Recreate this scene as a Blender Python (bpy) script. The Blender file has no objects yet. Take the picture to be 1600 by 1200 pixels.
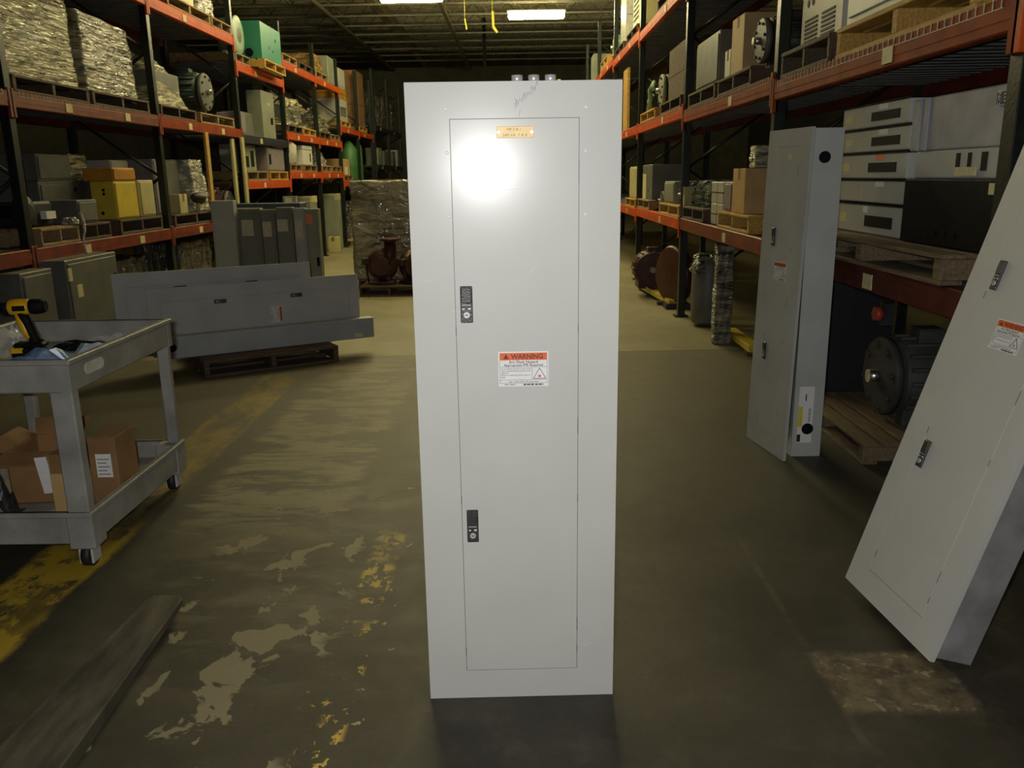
import bpy, bmesh, math, random
from mathutils import Vector, Matrix, Euler
random.seed(7)
R90 = math.pi/2
scene = bpy.context.scene
COL = scene.collection

# ---------------------------------------------------------------- materials
MATS = {}
def nodes_of(name):
    m = bpy.data.materials.new(name); m.use_nodes = True
    nt = m.node_tree
    return m, nt, nt.nodes['Principled BSDF']

def mat(name, col, rough=.5, metal=0., var=.15, scale=14., bump=.0, bscale=60., stretch=(1,1,1), emit=None, estr=0., spec=.5, col2=None):
    """procedural paint / metal / wood: two tones mixed by noise, with bump"""
    if name in MATS: return MATS[name]
    m, nt, p = nodes_of(name)
    N, L = nt.nodes, nt.links
    tc = N.new('ShaderNodeTexCoord'); mp = N.new('ShaderNodeMapping'); mp.inputs['Scale'].default_value = stretch
    L.new(tc.outputs['Object'], mp.inputs['Vector'])
    nz = N.new('ShaderNodeTexNoise'); nz.inputs['Scale'].default_value = scale; nz.inputs['Detail'].default_value = 6
    L.new(mp.outputs[0], nz.inputs['Vector'])
    rp = N.new('ShaderNodeValToRGB'); rp.color_ramp.elements[0].position = .32; rp.color_ramp.elements[1].position = .68
    a = [c*(1-var) for c in col]; b = list(col2) if col2 else [min(1, c*(1+var)) for c in col]
    rp.color_ramp.elements[0].color = (*a, 1); rp.color_ramp.elements[1].color = (*b, 1)
    L.new(nz.outputs['Fac'], rp.inputs['Fac']); L.new(rp.outputs[0], p.inputs['Base Color'])
    p.inputs['Roughness'].default_value = rough; p.inputs['Metallic'].default_value = metal
    p.inputs['Specular IOR Level'].default_value = spec
    if bump > 0:
        n2 = N.new('ShaderNodeTexNoise'); n2.inputs['Scale'].default_value = bscale; n2.inputs['Detail'].default_value = 4
        L.new(mp.outputs[0], n2.inputs['Vector'])
        bp = N.new('ShaderNodeBump'); bp.inputs['Strength'].default_value = bump; bp.inputs['Distance'].default_value = .01
        L.new(n2.outputs['Fac'], bp.inputs['Height']); L.new(bp.outputs[0], p.inputs['Normal'])
    if emit:
        p.inputs['Emission Color'].default_value = (*emit, 1); p.inputs['Emission Strength'].default_value = estr
    MATS[name] = m
    return m

GREY   = mat('panel_grey', (.50,.505,.465), .5, 0, .03, 5, .04, 260, spec=.3)
_p = GREY.node_tree.nodes['Principled BSDF']; _p.inputs['Coat Weight'].default_value = .30; _p.inputs['Coat Roughness'].default_value = .215
GREYS  = mat('panel_grey_scuffed', (.44,.455,.435), .45, 0, .10, 3.5, .03, 200)
GREYB  = mat('enclosure_bluegrey', (.36,.38,.38), .5, 0, .12, 4, .03, 120)
GREYD  = mat('enclosure_darkgrey', (.13,.133,.118), .5, 0, .18, 6, .04, 90)
GREYG  = mat('enclosure_greengrey', (.24,.26,.20), .5, 0, .14, 5, .03, 90)
GREYP  = mat('enclosure_palegrey', (.48,.47,.42), .5, 0, .1, 5, .03, 90)
GALV   = mat('galvanised_steel', (.27,.262,.265), .5, .2, .22, 9, .05, 60, col2=(.35,.335,.34))
SILVER = mat('silver_sheet', (.36,.37,.41), .42, .15, .2, 7, .06, 30)
BLACK  = mat('black_plastic', (.007,.007,.0075), .6, 0, .3, 30, .1, 120, spec=.10)
LATCHM = mat('latch_black', (.040,.038,.037), .4, 0, .3, 60, .15, 200)
DARK   = mat('dark_iron', (.03,.03,.03), .5, .2, .4, 12, .3, 40)
DARKG  = mat('dark_green_iron', (.02,.035,.028), .45, .1, .35, 12, .2, 40)
ZINC   = mat('zinc_plate', (.66,.64,.62), .26, .45, .1, 20)
STEEL  = mat('bright_steel', (.62,.60,.58), .28, 1., .15, 20, .1, 60)
WORN   = mat('worn_steel', (.075,.068,.052), .36, .3, .2, 4, .08, 30, stretch=(5,1.2,1), col2=(.155,.140,.105))
ORANGE = mat('rack_orange', (.52,.078,.014), .55, 0, .18, 7, .08, 60, spec=.2)
ORANGED= mat('rack_orange_dark', (.19,.030,.012), .5, 0, .3, 7, .08, 60, spec=.35)  # darker red-brown tone of the beam orange, set on nearer bays
ORANGEM= mat('rack_orange_dull', (.27,.048,.013), .65, 0, .25, 7, .08, 60, spec=.12)
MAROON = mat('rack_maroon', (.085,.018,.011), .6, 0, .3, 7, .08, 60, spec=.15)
REARB_SHADE  = mat('rack_rear_beam_shaded', (.10,.016,.010), .6, 0, .3, 7, spec=.2)  # beam paint darkened, the shade at the back of the shelves in its colour
WIRE   = mat('wire_mesh', (.34,.31,.25), .5, .2, .3, 60)
POST   = mat('rack_dark_green', (.010,.016,.012), .38, .1, .35, 16, .12, 60)
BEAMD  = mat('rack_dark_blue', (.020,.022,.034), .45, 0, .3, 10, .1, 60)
DECK   = mat('shelf_deck_steel', (.16,.165,.165), .5, .35, .25, 8, .06, 40)
DIMG   = mat('dusty_dark_grey', (.055,.056,.050), .6, 0, .3, 8, .1, 40, spec=.25)
WOOD   = mat('pallet_wood', (.30,.20,.095), .75, 0, .35, 9, .3, 40, stretch=(1,8,8))
WOODM  = mat('pallet_wood_dusty', (.16,.115,.062), .8, 0, .35, 9, .3, 40, stretch=(1,8,8))
WOODD  = mat('pallet_wood_dark', (.095,.062,.038), .8, 0, .4, 9, .3, 40, stretch=(1,8,8))
WOODY  = mat('pallet_wood_new', (.50,.30,.065), .7, 0, .25, 9, .3, 40, stretch=(1,8,8))
CARD   = mat('cardboard', (.52,.34,.14), .8, 0, .12, 6, .1, 30)
CARDD  = mat('cardboard_brown', (.25,.135,.050), .8, 0, .2, 6, .1, 30)
YELLOW = mat('machine_yellow', (.62,.48,.05), .45, 0, .12, 6, .04, 60)
PALEY  = mat('pale_yellow', (.50,.46,.22), .5, 0, .12, 6, .04, 60)
AMBER  = mat('amber_paint', (.50,.23,.02), .5, 0, .2, 6, .04, 60)
TEAL   = mat('teal_paint', (.035,.235,.155), .42, 0, .10, 5, .04, 60)
FANG   = mat('pale_green_paint', (.26,.40,.28), .4, 0, .15, 6, .04, 60)
GREEN  = mat('bright_green_paint', (.05,.17,.05), .45, 0, .2, 6, .04, 60)
REDP   = mat('pump_red', (.060,.015,.010), .45, 0, .35, 9, .15, 50)
RED    = mat('red_plastic', (.45,.05,.03), .45, 0, .2, 9)
PAPER  = mat('white_paper', (.72,.72,.70), .6, 0, .03, 30)
PAPERY = mat('cream_sticker', (.62,.55,.30), .6, 0, .12, 40)
PAPERP = mat('orange_sticker', (.75,.23,.09), .6, 0, .1, 40)
LORANGE= mat('label_orange', (.66,.12,.025), .5, 0, .08, 40)
INK    = mat('printing_ink', (.022,.022,.025), .6, 0, .2, 60)
INKR   = mat('warning_ink', (.16,.022,.008), .6, 0, .2, 60)
PENCIL = mat('pencil_marks', (.16,.16,.16), .7, 0, .3, 90)
PLATE  = mat('nameplate_yellow', (.72,.50,.13), .4, 0, .08, 30)
PLATEI = mat('nameplate_engraving', (.34,.22,.05), .6, 0, .1, 30)
NAVY   = mat('navy_sign', (.02,.025,.055), .45, 0, .2, 30)
CARTG  = mat('cart_grey_plastic', (.28,.275,.245), .5, 0, .22, 7, .15, 90)
DRILLY = mat('drill_yellow', (.72,.40,.01), .4, 0, .06, 30)
BLUE   = mat('blue_wrapper', (.07,.15,.34), .3, 0, .25, 12, .2, 30, col2=(.22,.34,.50))
BLUEP  = mat('pale_blue_paper', (.42,.50,.56), .5, 0, .2, 18, .2, 30)
PIPE   = mat('ceiling_pipe', (.20,.18,.115), .5, .1, .2, 8)
JOIST  = mat('joist_paint', (.12,.112,.075), .55, 0, .15, 8)
TAG    = mat('yellow_tag', (.65,.55,.04), .5, 0, .1, 20)
RUBBER = mat('black_rubber', (.012,.012,.012), .6, 0, .2, 30)
WHITEG = mat('screw_glint_white', (.8,.8,.78), .2, 0, .03, 10)  # white colour paints in the glint of the cover screws
WHITEP = mat('white_enamel', (.66,.66,.62), .4, 0, .05, 10)
GREIGE = mat('greige_paper', (.55,.52,.41), .6, 0, .1, 30)
VIOLET = mat('mauve_grey', (.24,.21,.23), .55, 0, .15, 6)

def film_mat(name, c1, c2, stretch=(1,1,8), scale=3., rough=.16, bump=1.):
    if name in MATS: return MATS[name]
    m, nt, p = nodes_of(name); N, L = nt.nodes, nt.links
    tc = N.new('ShaderNodeTexCoord'); mp = N.new('ShaderNodeMapping'); mp.inputs['Scale'].default_value = stretch
    L.new(tc.outputs['Object'], mp.inputs['Vector'])
    nz = N.new('ShaderNodeTexNoise'); nz.inputs['Scale'].default_value = scale; nz.inputs['Detail'].default_value = 8
    nz.inputs['Roughness'].default_value = .7; nz.inputs['Distortion'].default_value = .6
    L.new(mp.outputs[0], nz.inputs['Vector'])
    rp = N.new('ShaderNodeValToRGB'); rp.color_ramp.elements[0].position = .42; rp.color_ramp.elements[1].position = .62
    rp.color_ramp.elements[0].color = (*c1, 1); rp.color_ramp.elements[1].color = (*c2, 1)
    L.new(nz.outputs['Fac'], rp.inputs['Fac']); L.new(rp.outputs[0], p.inputs['Base Color'])
    p.inputs['Roughness'].default_value = rough; p.inputs['Specular IOR Level'].default_value = .8
    p.inputs['Coat Weight'].default_value = .6; p.inputs['Coat Roughness'].default_value = .12
    n2 = N.new('ShaderNodeTexNoise'); n2.inputs['Scale'].default_value = scale*2.; n2.inputs['Detail'].default_value = 3; n2.inputs['Distortion'].default_value = 1.2
    L.new(mp.outputs[0], n2.inputs['Vector'])
    bp = N.new('ShaderNodeBump'); bp.inputs['Strength'].default_value = bump; bp.inputs['Distance'].default_value = .05
    L.new(n2.outputs['Fac'], bp.inputs['Height']); L.new(bp.outputs[0], p.inputs['Normal']); L.new(bp.outputs[0], p.inputs['Coat Normal'])
    MATS[name] = m
    return m
FILM_GLINT = film_mat('stretch_film_glint', (.10,.09,.05), (.95,.88,.58), (1.2,1.2,10), 2.6, .14, 1.)  # pale streaks in the base colour paint in lamp highlights on the film
FILM_GREY = film_mat('stretch_film_grey', (.06,.058,.048), (.46,.42,.28), (1.,1.,7), 2.2, .14, 1.)
FILM_CUBE = film_mat('stretch_film_cube', (.15,.14,.105), (.33,.31,.23), (1,1,1.5), 1.8, .10, 1.)
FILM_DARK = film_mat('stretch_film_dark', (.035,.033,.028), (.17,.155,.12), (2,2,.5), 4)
FILM_WHITE= film_mat('stretch_film_white', (.30,.29,.24), (.72,.71,.62), (1,1,2), 4)

def clear_film():
    m, nt, p = nodes_of('clear_film')
    N, L = nt.nodes, nt.links
    p.inputs['Base Color'].default_value = (.85,.85,.80,1); p.inputs['Roughness'].default_value = .12
    p.inputs['Alpha'].default_value = .28; p.inputs['Specular IOR Level'].default_value = .8
    tc = N.new('ShaderNodeTexCoord'); nz = N.new('ShaderNodeTexNoise'); nz.inputs['Scale'].default_value = 14
    L.new(tc.outputs['Object'], nz.inputs['Vector'])
    bp = N.new('ShaderNodeBump'); bp.inputs['Strength'].default_value = .6; bp.inputs['Distance'].default_value = .02
    L.new(nz.outputs['Fac'], bp.inputs['Height']); L.new(bp.outputs[0], p.inputs['Normal'])
    return m
CLEAR = clear_film()

def lamp_mat():
    m, nt, p = nodes_of('lamp_diffuser')
    p.inputs['Base Color'].default_value = (.9,.9,.85,1)
    p.inputs['Emission Color'].default_value = (1.,.875,.46,1); p.inputs['Emission Strength'].default_value = LAMP_STRENGTH
    return m
LAMP_STRENGTH = 80.
LAMP = lamp_mat()

# ---- floor: sealed dark concrete, worn paler in patches, faded yellow lines
def floor_material():
    m, nt, p = nodes_of('concrete_floor'); N, L = nt.nodes, nt.links
    geo = N.new('ShaderNodeNewGeometry'); sep = N.new('ShaderNodeSeparateXYZ'); L.new(geo.outputs['Position'], sep.inputs[0])
    X, Y = sep.outputs[0], sep.outputs[1]
    def mt(op, a, b=0., c=None):
        n = N.new('ShaderNodeMath'); n.operation = op
        for i, v in enumerate((a, b) if c is None else (a, b, c)):
            if isinstance(v, (int, float)): n.inputs[i].default_value = v
            else: L.new(v, n.inputs[i])
        return n.outputs[0]
    def noise(sx, sy, detail=6, rough=.6, seed=0., dist=0.):
        mp = N.new('ShaderNodeMapping'); mp.inputs['Scale'].default_value = (sx, sy, 1); mp.inputs['Location'].default_value = (seed, seed*1.7, seed)
        L.new(geo.outputs['Position'], mp.inputs['Vector'])
        n = N.new('ShaderNodeTexNoise'); n.inputs['Scale'].default_value = 1; n.inputs['Detail'].default_value = detail
        n.inputs['Roughness'].default_value = rough; n.inputs['Distortion'].default_value = dist
        L.new(mp.outputs[0], n.inputs['Vector']); return n.outputs['Fac']
    def ss(x, a, b):
        n = N.new('ShaderNodeMapRange'); n.interpolation_type = 'SMOOTHSTEP'
        n.inputs['From Min'].default_value = a; n.inputs['From Max'].default_value = b
        if isinstance(x, (int, float)): n.inputs['Value'].default_value = x
        else: L.new(x, n.inputs['Value'])
        return n.outputs['Result']
    def inv(x): return mt('SUBTRACT', 1., x)
    def band(x, a, b, s): return mt('MULTIPLY', ss(x, a-s, a+s), inv(ss(x, b-s, b+s)))
    def mul(*xs):
        r = xs[0]
        for x in xs[1:]: r = mt('MULTIPLY', r, x)
        return r
    def mix(f, a, b):
        n = N.new('ShaderNodeMix'); n.data_type = 'RGBA'
        L.new(f, n.inputs['Factor'])
        for k, v in ((6, a), (7, b)):
            if isinstance(v, tuple): n.inputs[k].default_value = (*v, 1)
            else: L.new(v, n.inputs[k])
        return n.outputs[2]
    nA = noise(1.6, 1.6, 8, .65, 3); nB = noise(9, 9, 8, .7, 11); nC = noise(55, 55, 3, .6, 5)
    base = mix(ss(nA, .35, .65), (.027,.024,.016), (.054,.047,.032))
    base = mix(mul(ss(nB, .48, .7), inv(0.) if False else ss(nA, .2, .9)), base, (.088,.078,.052))
    base = mix(mt('MULTIPLY', ss(nC, .5, .75), .35), base, (.022,.019,.013))
    # cleaner slabs beyond the cross joint
    yj = mt('SUBTRACT', Y, mt('MULTIPLY', X, .033))
    far = ss(yj, 6.825, 6.845)
    farc = mix(ss(noise(1.1, .8, 8, .6, 21), .35, .7), (.205,.185,.110), (.295,.265,.165))
    base = mix(far, base, farc)
    near_far = mul(ss(Y, 2.6, 6.4), inv(far), .75)
    base = mix(near_far, base, (.150,.134,.088))
    # worn paler zone left of the aisle centre, with its ragged edge
    wob = mt('ADD', X, mt('MULTIPLY', mt('SUBTRACT', noise(3, 9, 6, .7, 31), .5), .28))
    zone = mul(band(wob, -1.5, -.80, .045), band(Y, 3.35, 6.7, .35))
    st = noise(1.9, 5.2, 10, .74, 41, .4)
    pale = mul(zone, ss(st, .45, .56))
    base = mix(mt('MULTIPLY', pale, .85), base, (.265,.240,.140))
    # sharp flaked patches nearer
    zone2 = mul(band(wob, -1.22, -.62, .04), band(Y, 1.6, 3.6, .2))
    fl = mul(zone2, ss(noise(5.2, 4.6, 7, .55, 53, .4), .555, .575))
    base = mix(mt('MULTIPLY', fl, .9), base, (.245,.218,.125))
    zone3 = mul(band(X, -1.35, -.55, .25), band(Y, 2.2, 3.9, .3), ss(noise(2.2, 5., 7, .6, 63), .45, .62))
    base = mix(mt('MULTIPLY', zone3, .45), base, (.19,.168,.100))
    # thin chips along the right of the worn strip
    ch = mul(band(X, -.62, -.40, .05), band(Y, 1.5, 4.6, .3), ss(noise(16, 16, 5, .6, 71), .66, .68))
    base = mix(ch, base, (.36,.31,.17))
    # yellow aisle line, worn
    lw = mt('ADD', X, mt('MULTIPLY', mt('SUBTRACT', noise(2.2, 2.2, 6, .7, 81), .5), .12))
    yl = mul(band(lw, -1.93, -1.64, .02), band(Y, 1.0, 6.2, .3))
    worn = mt('MAXIMUM', mul(inv(ss(Y, 3.0, 3.5)), ss(noise(5, 3.4, 10, .7, 91), .44, .53)), mul(.55, ss(noise(5, 2, 9, .72, 95), .36, .66)))
    base = mix(mul(yl, worn), base, (.46,.315,.028))
    # flakes of a second yellow line
    yf = mul(band(X, -.60, -.485, .012), band(Y, 1.4, 3.2, .1), ss(mt('ADD', noise(20, 15, 7, .68, 101), mt('MULTIPLY', ss(Y, 2.7, 2.9), .06)), .545, .565), ss(noise(2.5, 3.6, 3, .5, 107), .42, .5))
    base = mix(yf, base, (.55,.38,.06))
    # tan repair patch on the right
    px = mt('ADD', X, mt('MULTIPLY', mt('SUBTRACT', noise(9, 9, 6, .7, 111), .5), .10))
    py = mt('ADD', Y, mt('MULTIPLY', mt('SUBTRACT', noise(8, 8, 6, .7, 119), .5), .10))
    rp = mul(band(px, .885, 1.26, .02), band(py, 2.0, 2.30, .02), ss(noise(13, 13, 7, .7, 117), .30, .62))
    base = mix(mt('MULTIPLY', rp, .75), base, (.20,.155,.085))
    base = mix(mul(rp, ss(noise(24, 24, 5, .6, 127), .58, .62)), base, (.32,.25,.16))
    # joints
    j1 = band(yj, 6.826, 6.838, .003)
    base = mix(mt('MULTIPLY', j1, .8), base, (.03,.027,.02))
    j2 = mul(band(X, .872, .895, .008), band(Y, .5, 3.2, .3))
    base = mix(mt('MULTIPLY', mul(j2, ss(noise(3, 9, 5, .6, 123), .35, .6)), .22), base, (.20,.17,.11))
    # scattered white grit
    vo = N.new('ShaderNodeTexVoronoi'); vo.inputs['Scale'].default_value = 5.5; L.new(geo.outputs['Position'], vo.inputs['Vector'])
    wn = N.new('ShaderNodeSeparateColor'); L.new(vo.outputs['Color'], wn.inputs[0])
    grit = mul(inv(ss(vo.outputs['Distance'], .02, .032)), ss(wn.outputs[0], .72, .74))
    base = mix(grit, base, (.66,.62,.52))
    L.new(base, p.inputs['Base Color'])
    L.new(mt('ADD', .42, mt('MULTIPLY', nB, .3)), p.inputs['Roughness'])
    p.inputs['Specular IOR Level'].default_value = .4
    bp = N.new('ShaderNodeBump'); bp.inputs['Strength'].default_value = .25; bp.inputs['Distance'].default_value = .0025
    L.new(mt('ADD', nC, mt('MULTIPLY', fl, -1.)), bp.inputs['Height']); L.new(bp.outputs[0], p.inputs['Normal'])
    return m

# ---------------------------------------------------------------- mesh builder
class B:
    def __init__(s): s.bm = bmesh.new()
    def box(s, x0, x1, y0, y1, z0, z1, bev=0., seg=1):
        t = bmesh.new()
        bmesh.ops.create_cube(t, size=1)
        for v in t.verts:
            v.co = Vector(((x0+x1)/2+v.co.x*(x1-x0), (y0+y1)/2+v.co.y*(y1-y0), (z0+z1)/2+v.co.z*(z1-z0)))
        if bev > 0:
            bmesh.ops.bevel(t, geom=t.edges[:], offset=min(bev, .45*min(abs(x1-x0), abs(y1-y0), abs(z1-z0))), segments=seg, affect='EDGES', clamp_overlap=True)
        return s.add(t)
    def add(s, t, M=None):
        mp = {}
        for v in t.verts: mp[v] = s.bm.verts.new(M @ v.co if M else v.co)
        for f in t.faces:
            try:
                nf = s.bm.faces.new([mp[v] for v in f.verts]); nf.smooth = f.smooth
            except ValueError: pass
        t.free(); return s
    def cyl(s, p, q, r, n=20, r2=None, caps=True):
        p, q = Vector(p), Vector(q); d = q-p
        if r2 is None: r2 = r
        z = d.normalized(); a = z.orthogonal().normalized(); b = z.cross(a)
        ra, rb = [], []
        for i in range(n):
            t = 2*math.pi*i/n; o = a*math.cos(t)+b*math.sin(t)
            ra.append(s.bm.verts.new(p+o*r)); rb.append(s.bm.verts.new(q+o*r2))
        for i in range(n):
            f = s.bm.faces.new((ra[i], ra[(i+1)%n], rb[(i+1)%n], rb[i])); f.smooth = True
        if caps:
            s.bm.faces.new(ra[::-1]); s.bm.faces.new(rb)
        return s
    def lathe(s, o, ax, prof, n=28):
        """prof: (distance along axis, radius)"""
        o = Vector(o); z = Vector(ax).normalized(); a = z.orthogonal().normalized(); b = z.cross(a)
        rings = []
        for h, r in prof:
            rings.append([s.bm.verts.new(o+z*h+(a*math.cos(2*math.pi*i/n)+b*math.sin(2*math.pi*i/n))*max(r, 1e-4)) for i in range(n)])
        for k in range(len(rings)-1):
            for i in range(n):
                f = s.bm.faces.new((rings[k][i], rings[k][(i+1)%n], rings[k+1][(i+1)%n], rings[k+1][i]))
                f.smooth = abs(prof[k][1]-prof[k+1][1]) < abs(prof[k][0]-prof[k+1][0])*1.2
        s.bm.faces.new(rings[0][::-1]); s.bm.faces.new(rings[-1])
        return s
    def tube(s, pts, r, n=8):
        pts = [Vector(p) for p in pts]; rings = []; a = None
        for i, p in enumerate(pts):
            d = (pts[min(i+1, len(pts)-1)]-pts[max(i-1, 0)]).normalized()
            a = d.orthogonal().normalized() if a is None else (a-d*a.dot(d)).normalized()
            b = d.cross(a)
            rr = r[i] if isinstance(r, (list, tuple)) else r
            rings.append([s.bm.verts.new(p+(a*math.cos(2*math.pi*k/n)+b*math.sin(2*math.pi*k/n))*rr) for k in range(n)])
        for k in range(len(rings)-1):
            for i in range(n):
                f = s.bm.faces.new((rings[k][i], rings[k][(i+1)%n], rings[k+1][(i+1)%n], rings[k+1][i])); f.smooth = True
        s.bm.faces.new(rings[0][::-1]); s.bm.faces.new(rings[-1])
        return s
    def prism(s, pts, vec):
        v = Vector(vec); a = [s.bm.verts.new(Vector(p)) for p in pts]; b = [s.bm.verts.new(Vector(p)+v) for p in pts]
        n = len(a); s.bm.faces.new(a[::-1]); s.bm.faces.new(b)
        for i in range(n): s.bm.faces.new((a[i], a[(i+1)%n], b[(i+1)%n], b[i]))
        return s
    def quad(s, *pts):
        s.bm.faces.new([s.bm.verts.new(Vector(p)) for p in pts]); return s
    def frame(s, x0, x1, z0, z1, X0, X1, Z0, Z1, y0, y1):
        """a flat plate in x-z with a rectangular opening"""
        s.box(x0, X0, y0, y1, z0, z1); s.box(X1, x1, y0, y1, z0, z1)
        s.box(X0, X1, y0, y1, z0, Z0); s.box(X0, X1, y0, y1, Z1, z1); return s

def obj(name, b, m, parent=None, loc=None, rot=None, label=None):
    me = bpy.data.meshes.new(name)
    if isinstance(b, B):
        bmesh.ops.recalc_face_normals(b.bm, faces=b.bm.faces[:]); b.bm.to_mesh(me); b.bm.free()
    else: me = b
    if m:
        me.materials.clear(); me.materials.append(m)
    o = bpy.data.objects.new(name, me); COL.objects.link(o)
    if parent: o.parent = parent
    if loc: o.location = loc
    if rot: o.rotation_euler = rot
    if label: o['label'] = label
    return o
def tag(o, label, cat, group=None):
    o['label'] = label; o['category'] = cat
    if group: o['group'] = group
    return o
def thing(name, label, cat, loc=(0,0,0), rz=0., group=None, M=None):
    o = bpy.data.objects.new(name, None); COL.objects.link(o); o.empty_display_size = .1
    if M is not None:
        o.location = M.to_translation(); o.rotation_euler = M.to_euler()
    else:
        o.location = loc; o.rotation_euler = (0,0,rz)
    return tag(o, label, cat, group)
def struct(name, b, m):
    o = obj(name, b, m); o['kind'] = 'structure'; return o
def dup(o, parent=None):
    c = o.copy(); COL.objects.link(c)
    if parent: c.parent = parent
    for ch in list(o.children): dup(ch, c)
    return c

TXT = {}
def text_mesh(lines, bold=0.):
    """lines: (string, x, z, size, align, xscale) -> one flat mesh in the x-z plane, facing -y"""
    bm = bmesh.new()
    for s, x, z, size, al, xs in lines:
        cu = bpy.data.curves.new('t', 'FONT'); cu.body = s; cu.size = size; cu.align_x = al; cu.resolution_u = 2; cu.offset = bold*size
        ob = bpy.data.objects.new('t', cu); COL.objects.link(ob)
        me = bpy.data.meshes.new_from_object(ob)
        t = bmesh.new(); t.from_mesh(me)
        for v in t.verts: v.co = Vector((x+v.co.x*xs, 0, z+v.co.y))
        mp = {v: bm.verts.new(v.co) for v in t.verts}
        for f in t.faces: bm.faces.new([mp[v] for v in f.verts])
        t.free(); bpy.data.objects.remove(ob); bpy.data.curves.remove(cu); bpy.data.meshes.remove(me)
    me = bpy.data.meshes.new('lettering'); bm.to_mesh(me); bm.free()
    return me

# ---------------------------------------------------------------- room
fl = B(); fl.box(-9, 8, -3.5, 30.2, -.2, 0); struct('floor', fl, floor_material())
WALLM = mat('block_wall', (.022,.021,.017), .8, 0, .25, 3, .1, 20)
w = B(); w.box(-9, 8, 30, 30.3, 0, 5.75); struct('wall_back', w, mat('back_wall', (.075,.068,.048), .8, 0, .25, 3, .1, 20))
w = B(); w.box(-9.2, -9, -3.5, 30.3, 0, 5.75); struct('wall_left', w, WALLM)
w = B(); w.box(8, 8.2, -3.5, 30.3, 0, 5.75); struct('wall_right', w, WALLM)
w = B(); w.box(-9.2, 8.2, -3.7, -3.5, 0, 5.75); struct('wall_front', w, WALLM)
w = B()
w.box(-9.2, 8.2, -3.7, 30.3, 5.60, 5.75)
for k in range(75):
    y = 14.6+k*.205
    w.box(-9, 8, y, y+.10, 5.56, 5.60)
struct('ceiling', w, mat('roof_deck', (.58,.54,.36), .7, 0, .2, 3))
def joist(y):
    b = B()
    b.box(-9, 8, y-.03, y+.03, 5.50, 5.56); b.box(-9, 8, y-.025, y+.025, 5.02, 5.06)
    x = -9.; k = 0
    while x < 7.9:
        z0, z1 = (5.05, 5.52) if k % 2 == 0 else (5.52, 5.05)
        b.tube([(x, y, z0), (x+.42, y, z1)], .011, 5); x += .42; k += 1
    return b
for k in range(10):
    y = 16.65+1.27*k
    struct('ceiling_joist', joist(y), JOIST)
b = B(); b.cyl((-4.15, 3, 5.0), (-4.15, 30, 5.0), .05, 12); struct('ceiling_pipe', b, PIPE)
b = B(); b.box(-1.60, -1.52, 12, 30, 4.94, 5.02); struct('ceiling_rail', b, PIPE)
b = B(); b.box(-3.1, -2.95, 3, 30, 5.06, 5.30); struct('ceiling_beam', b, PIPE)
b = B(); b.box(-.885, -.795, 24, 24.09, 0, 5.6); struct('roof_column', b, BLACK)

# ---------------------------------------------------------------- lamps
def ceiling_lamp(x, y, label):
    t = thing('strip_light', label, 'ceiling light', (x, y, 4.70), 0, 'strip lights under the roof joists')
    b = B(); b.box(-.62, .62, -.045, .045, .095, .14, .01); obj('housing', b, WHITEP, t)
    b = B()
    b.tube([(-.60,0,.03),(-.57,0,.03),(.57,0,.03),(.60,0,.03)], [.02,.075,.075,.02], 14)
    obj('diffuser', b, LAMP, t)
    for sx in (-.45, .45):
        b = B(); b.cyl((sx,0,.14), (sx,0,.40), .006, 6); obj('hanger_rod', b, STEEL, t)
for x, y, lb in [(.45, 18.95, 'glowing strip light under the roof, right of the dark column'),
              (-1.95, 17.0, 'glowing strip light cut by the top of the picture'),
              (.45, 15.2, 'strip light overhead in the aisle, second from the dark column'),
              (-1.95, 13.2, 'strip light overhead near the teal box, out of view above'),
              (.45, 11.4, 'strip light overhead above the red pumps'),
              (-1.95, 10.0, 'strip light overhead above the leaning grey covers')]:
    ceiling_lamp(x, y, lb)
for x, z0, z1, kink, lb in [(-1.0, 4.31, 4.53, False, 'yellow tag hanging from the roof left of the dark column'),
                        (-.445, 4.24, 4.66, True, 'longer bent yellow tag hanging right of the dark column')]:
    t = thing('hanging_tag', lb, 'tag', (x, 18, z0))
    b = B()
    h = z1-z0
    if kink: b.prism([(-.025,0,h),(.02,0,h),(.03,0,.14),(.10,0,.03),(.07,0,0),(-.02,0,.11)], (0,.004,0))
    else: b.prism([(-.025,0,h),(.0,0,h),(.035,0,.03),(.012,0,0)], (0,.004,0))
    obj('ribbon', b, TAG, t)
    b = B(); b.cyl((-.01,0,h-.01), (-.01,0,5.05-z0), .006, 6); obj('cord', b, TAG, t)

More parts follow.
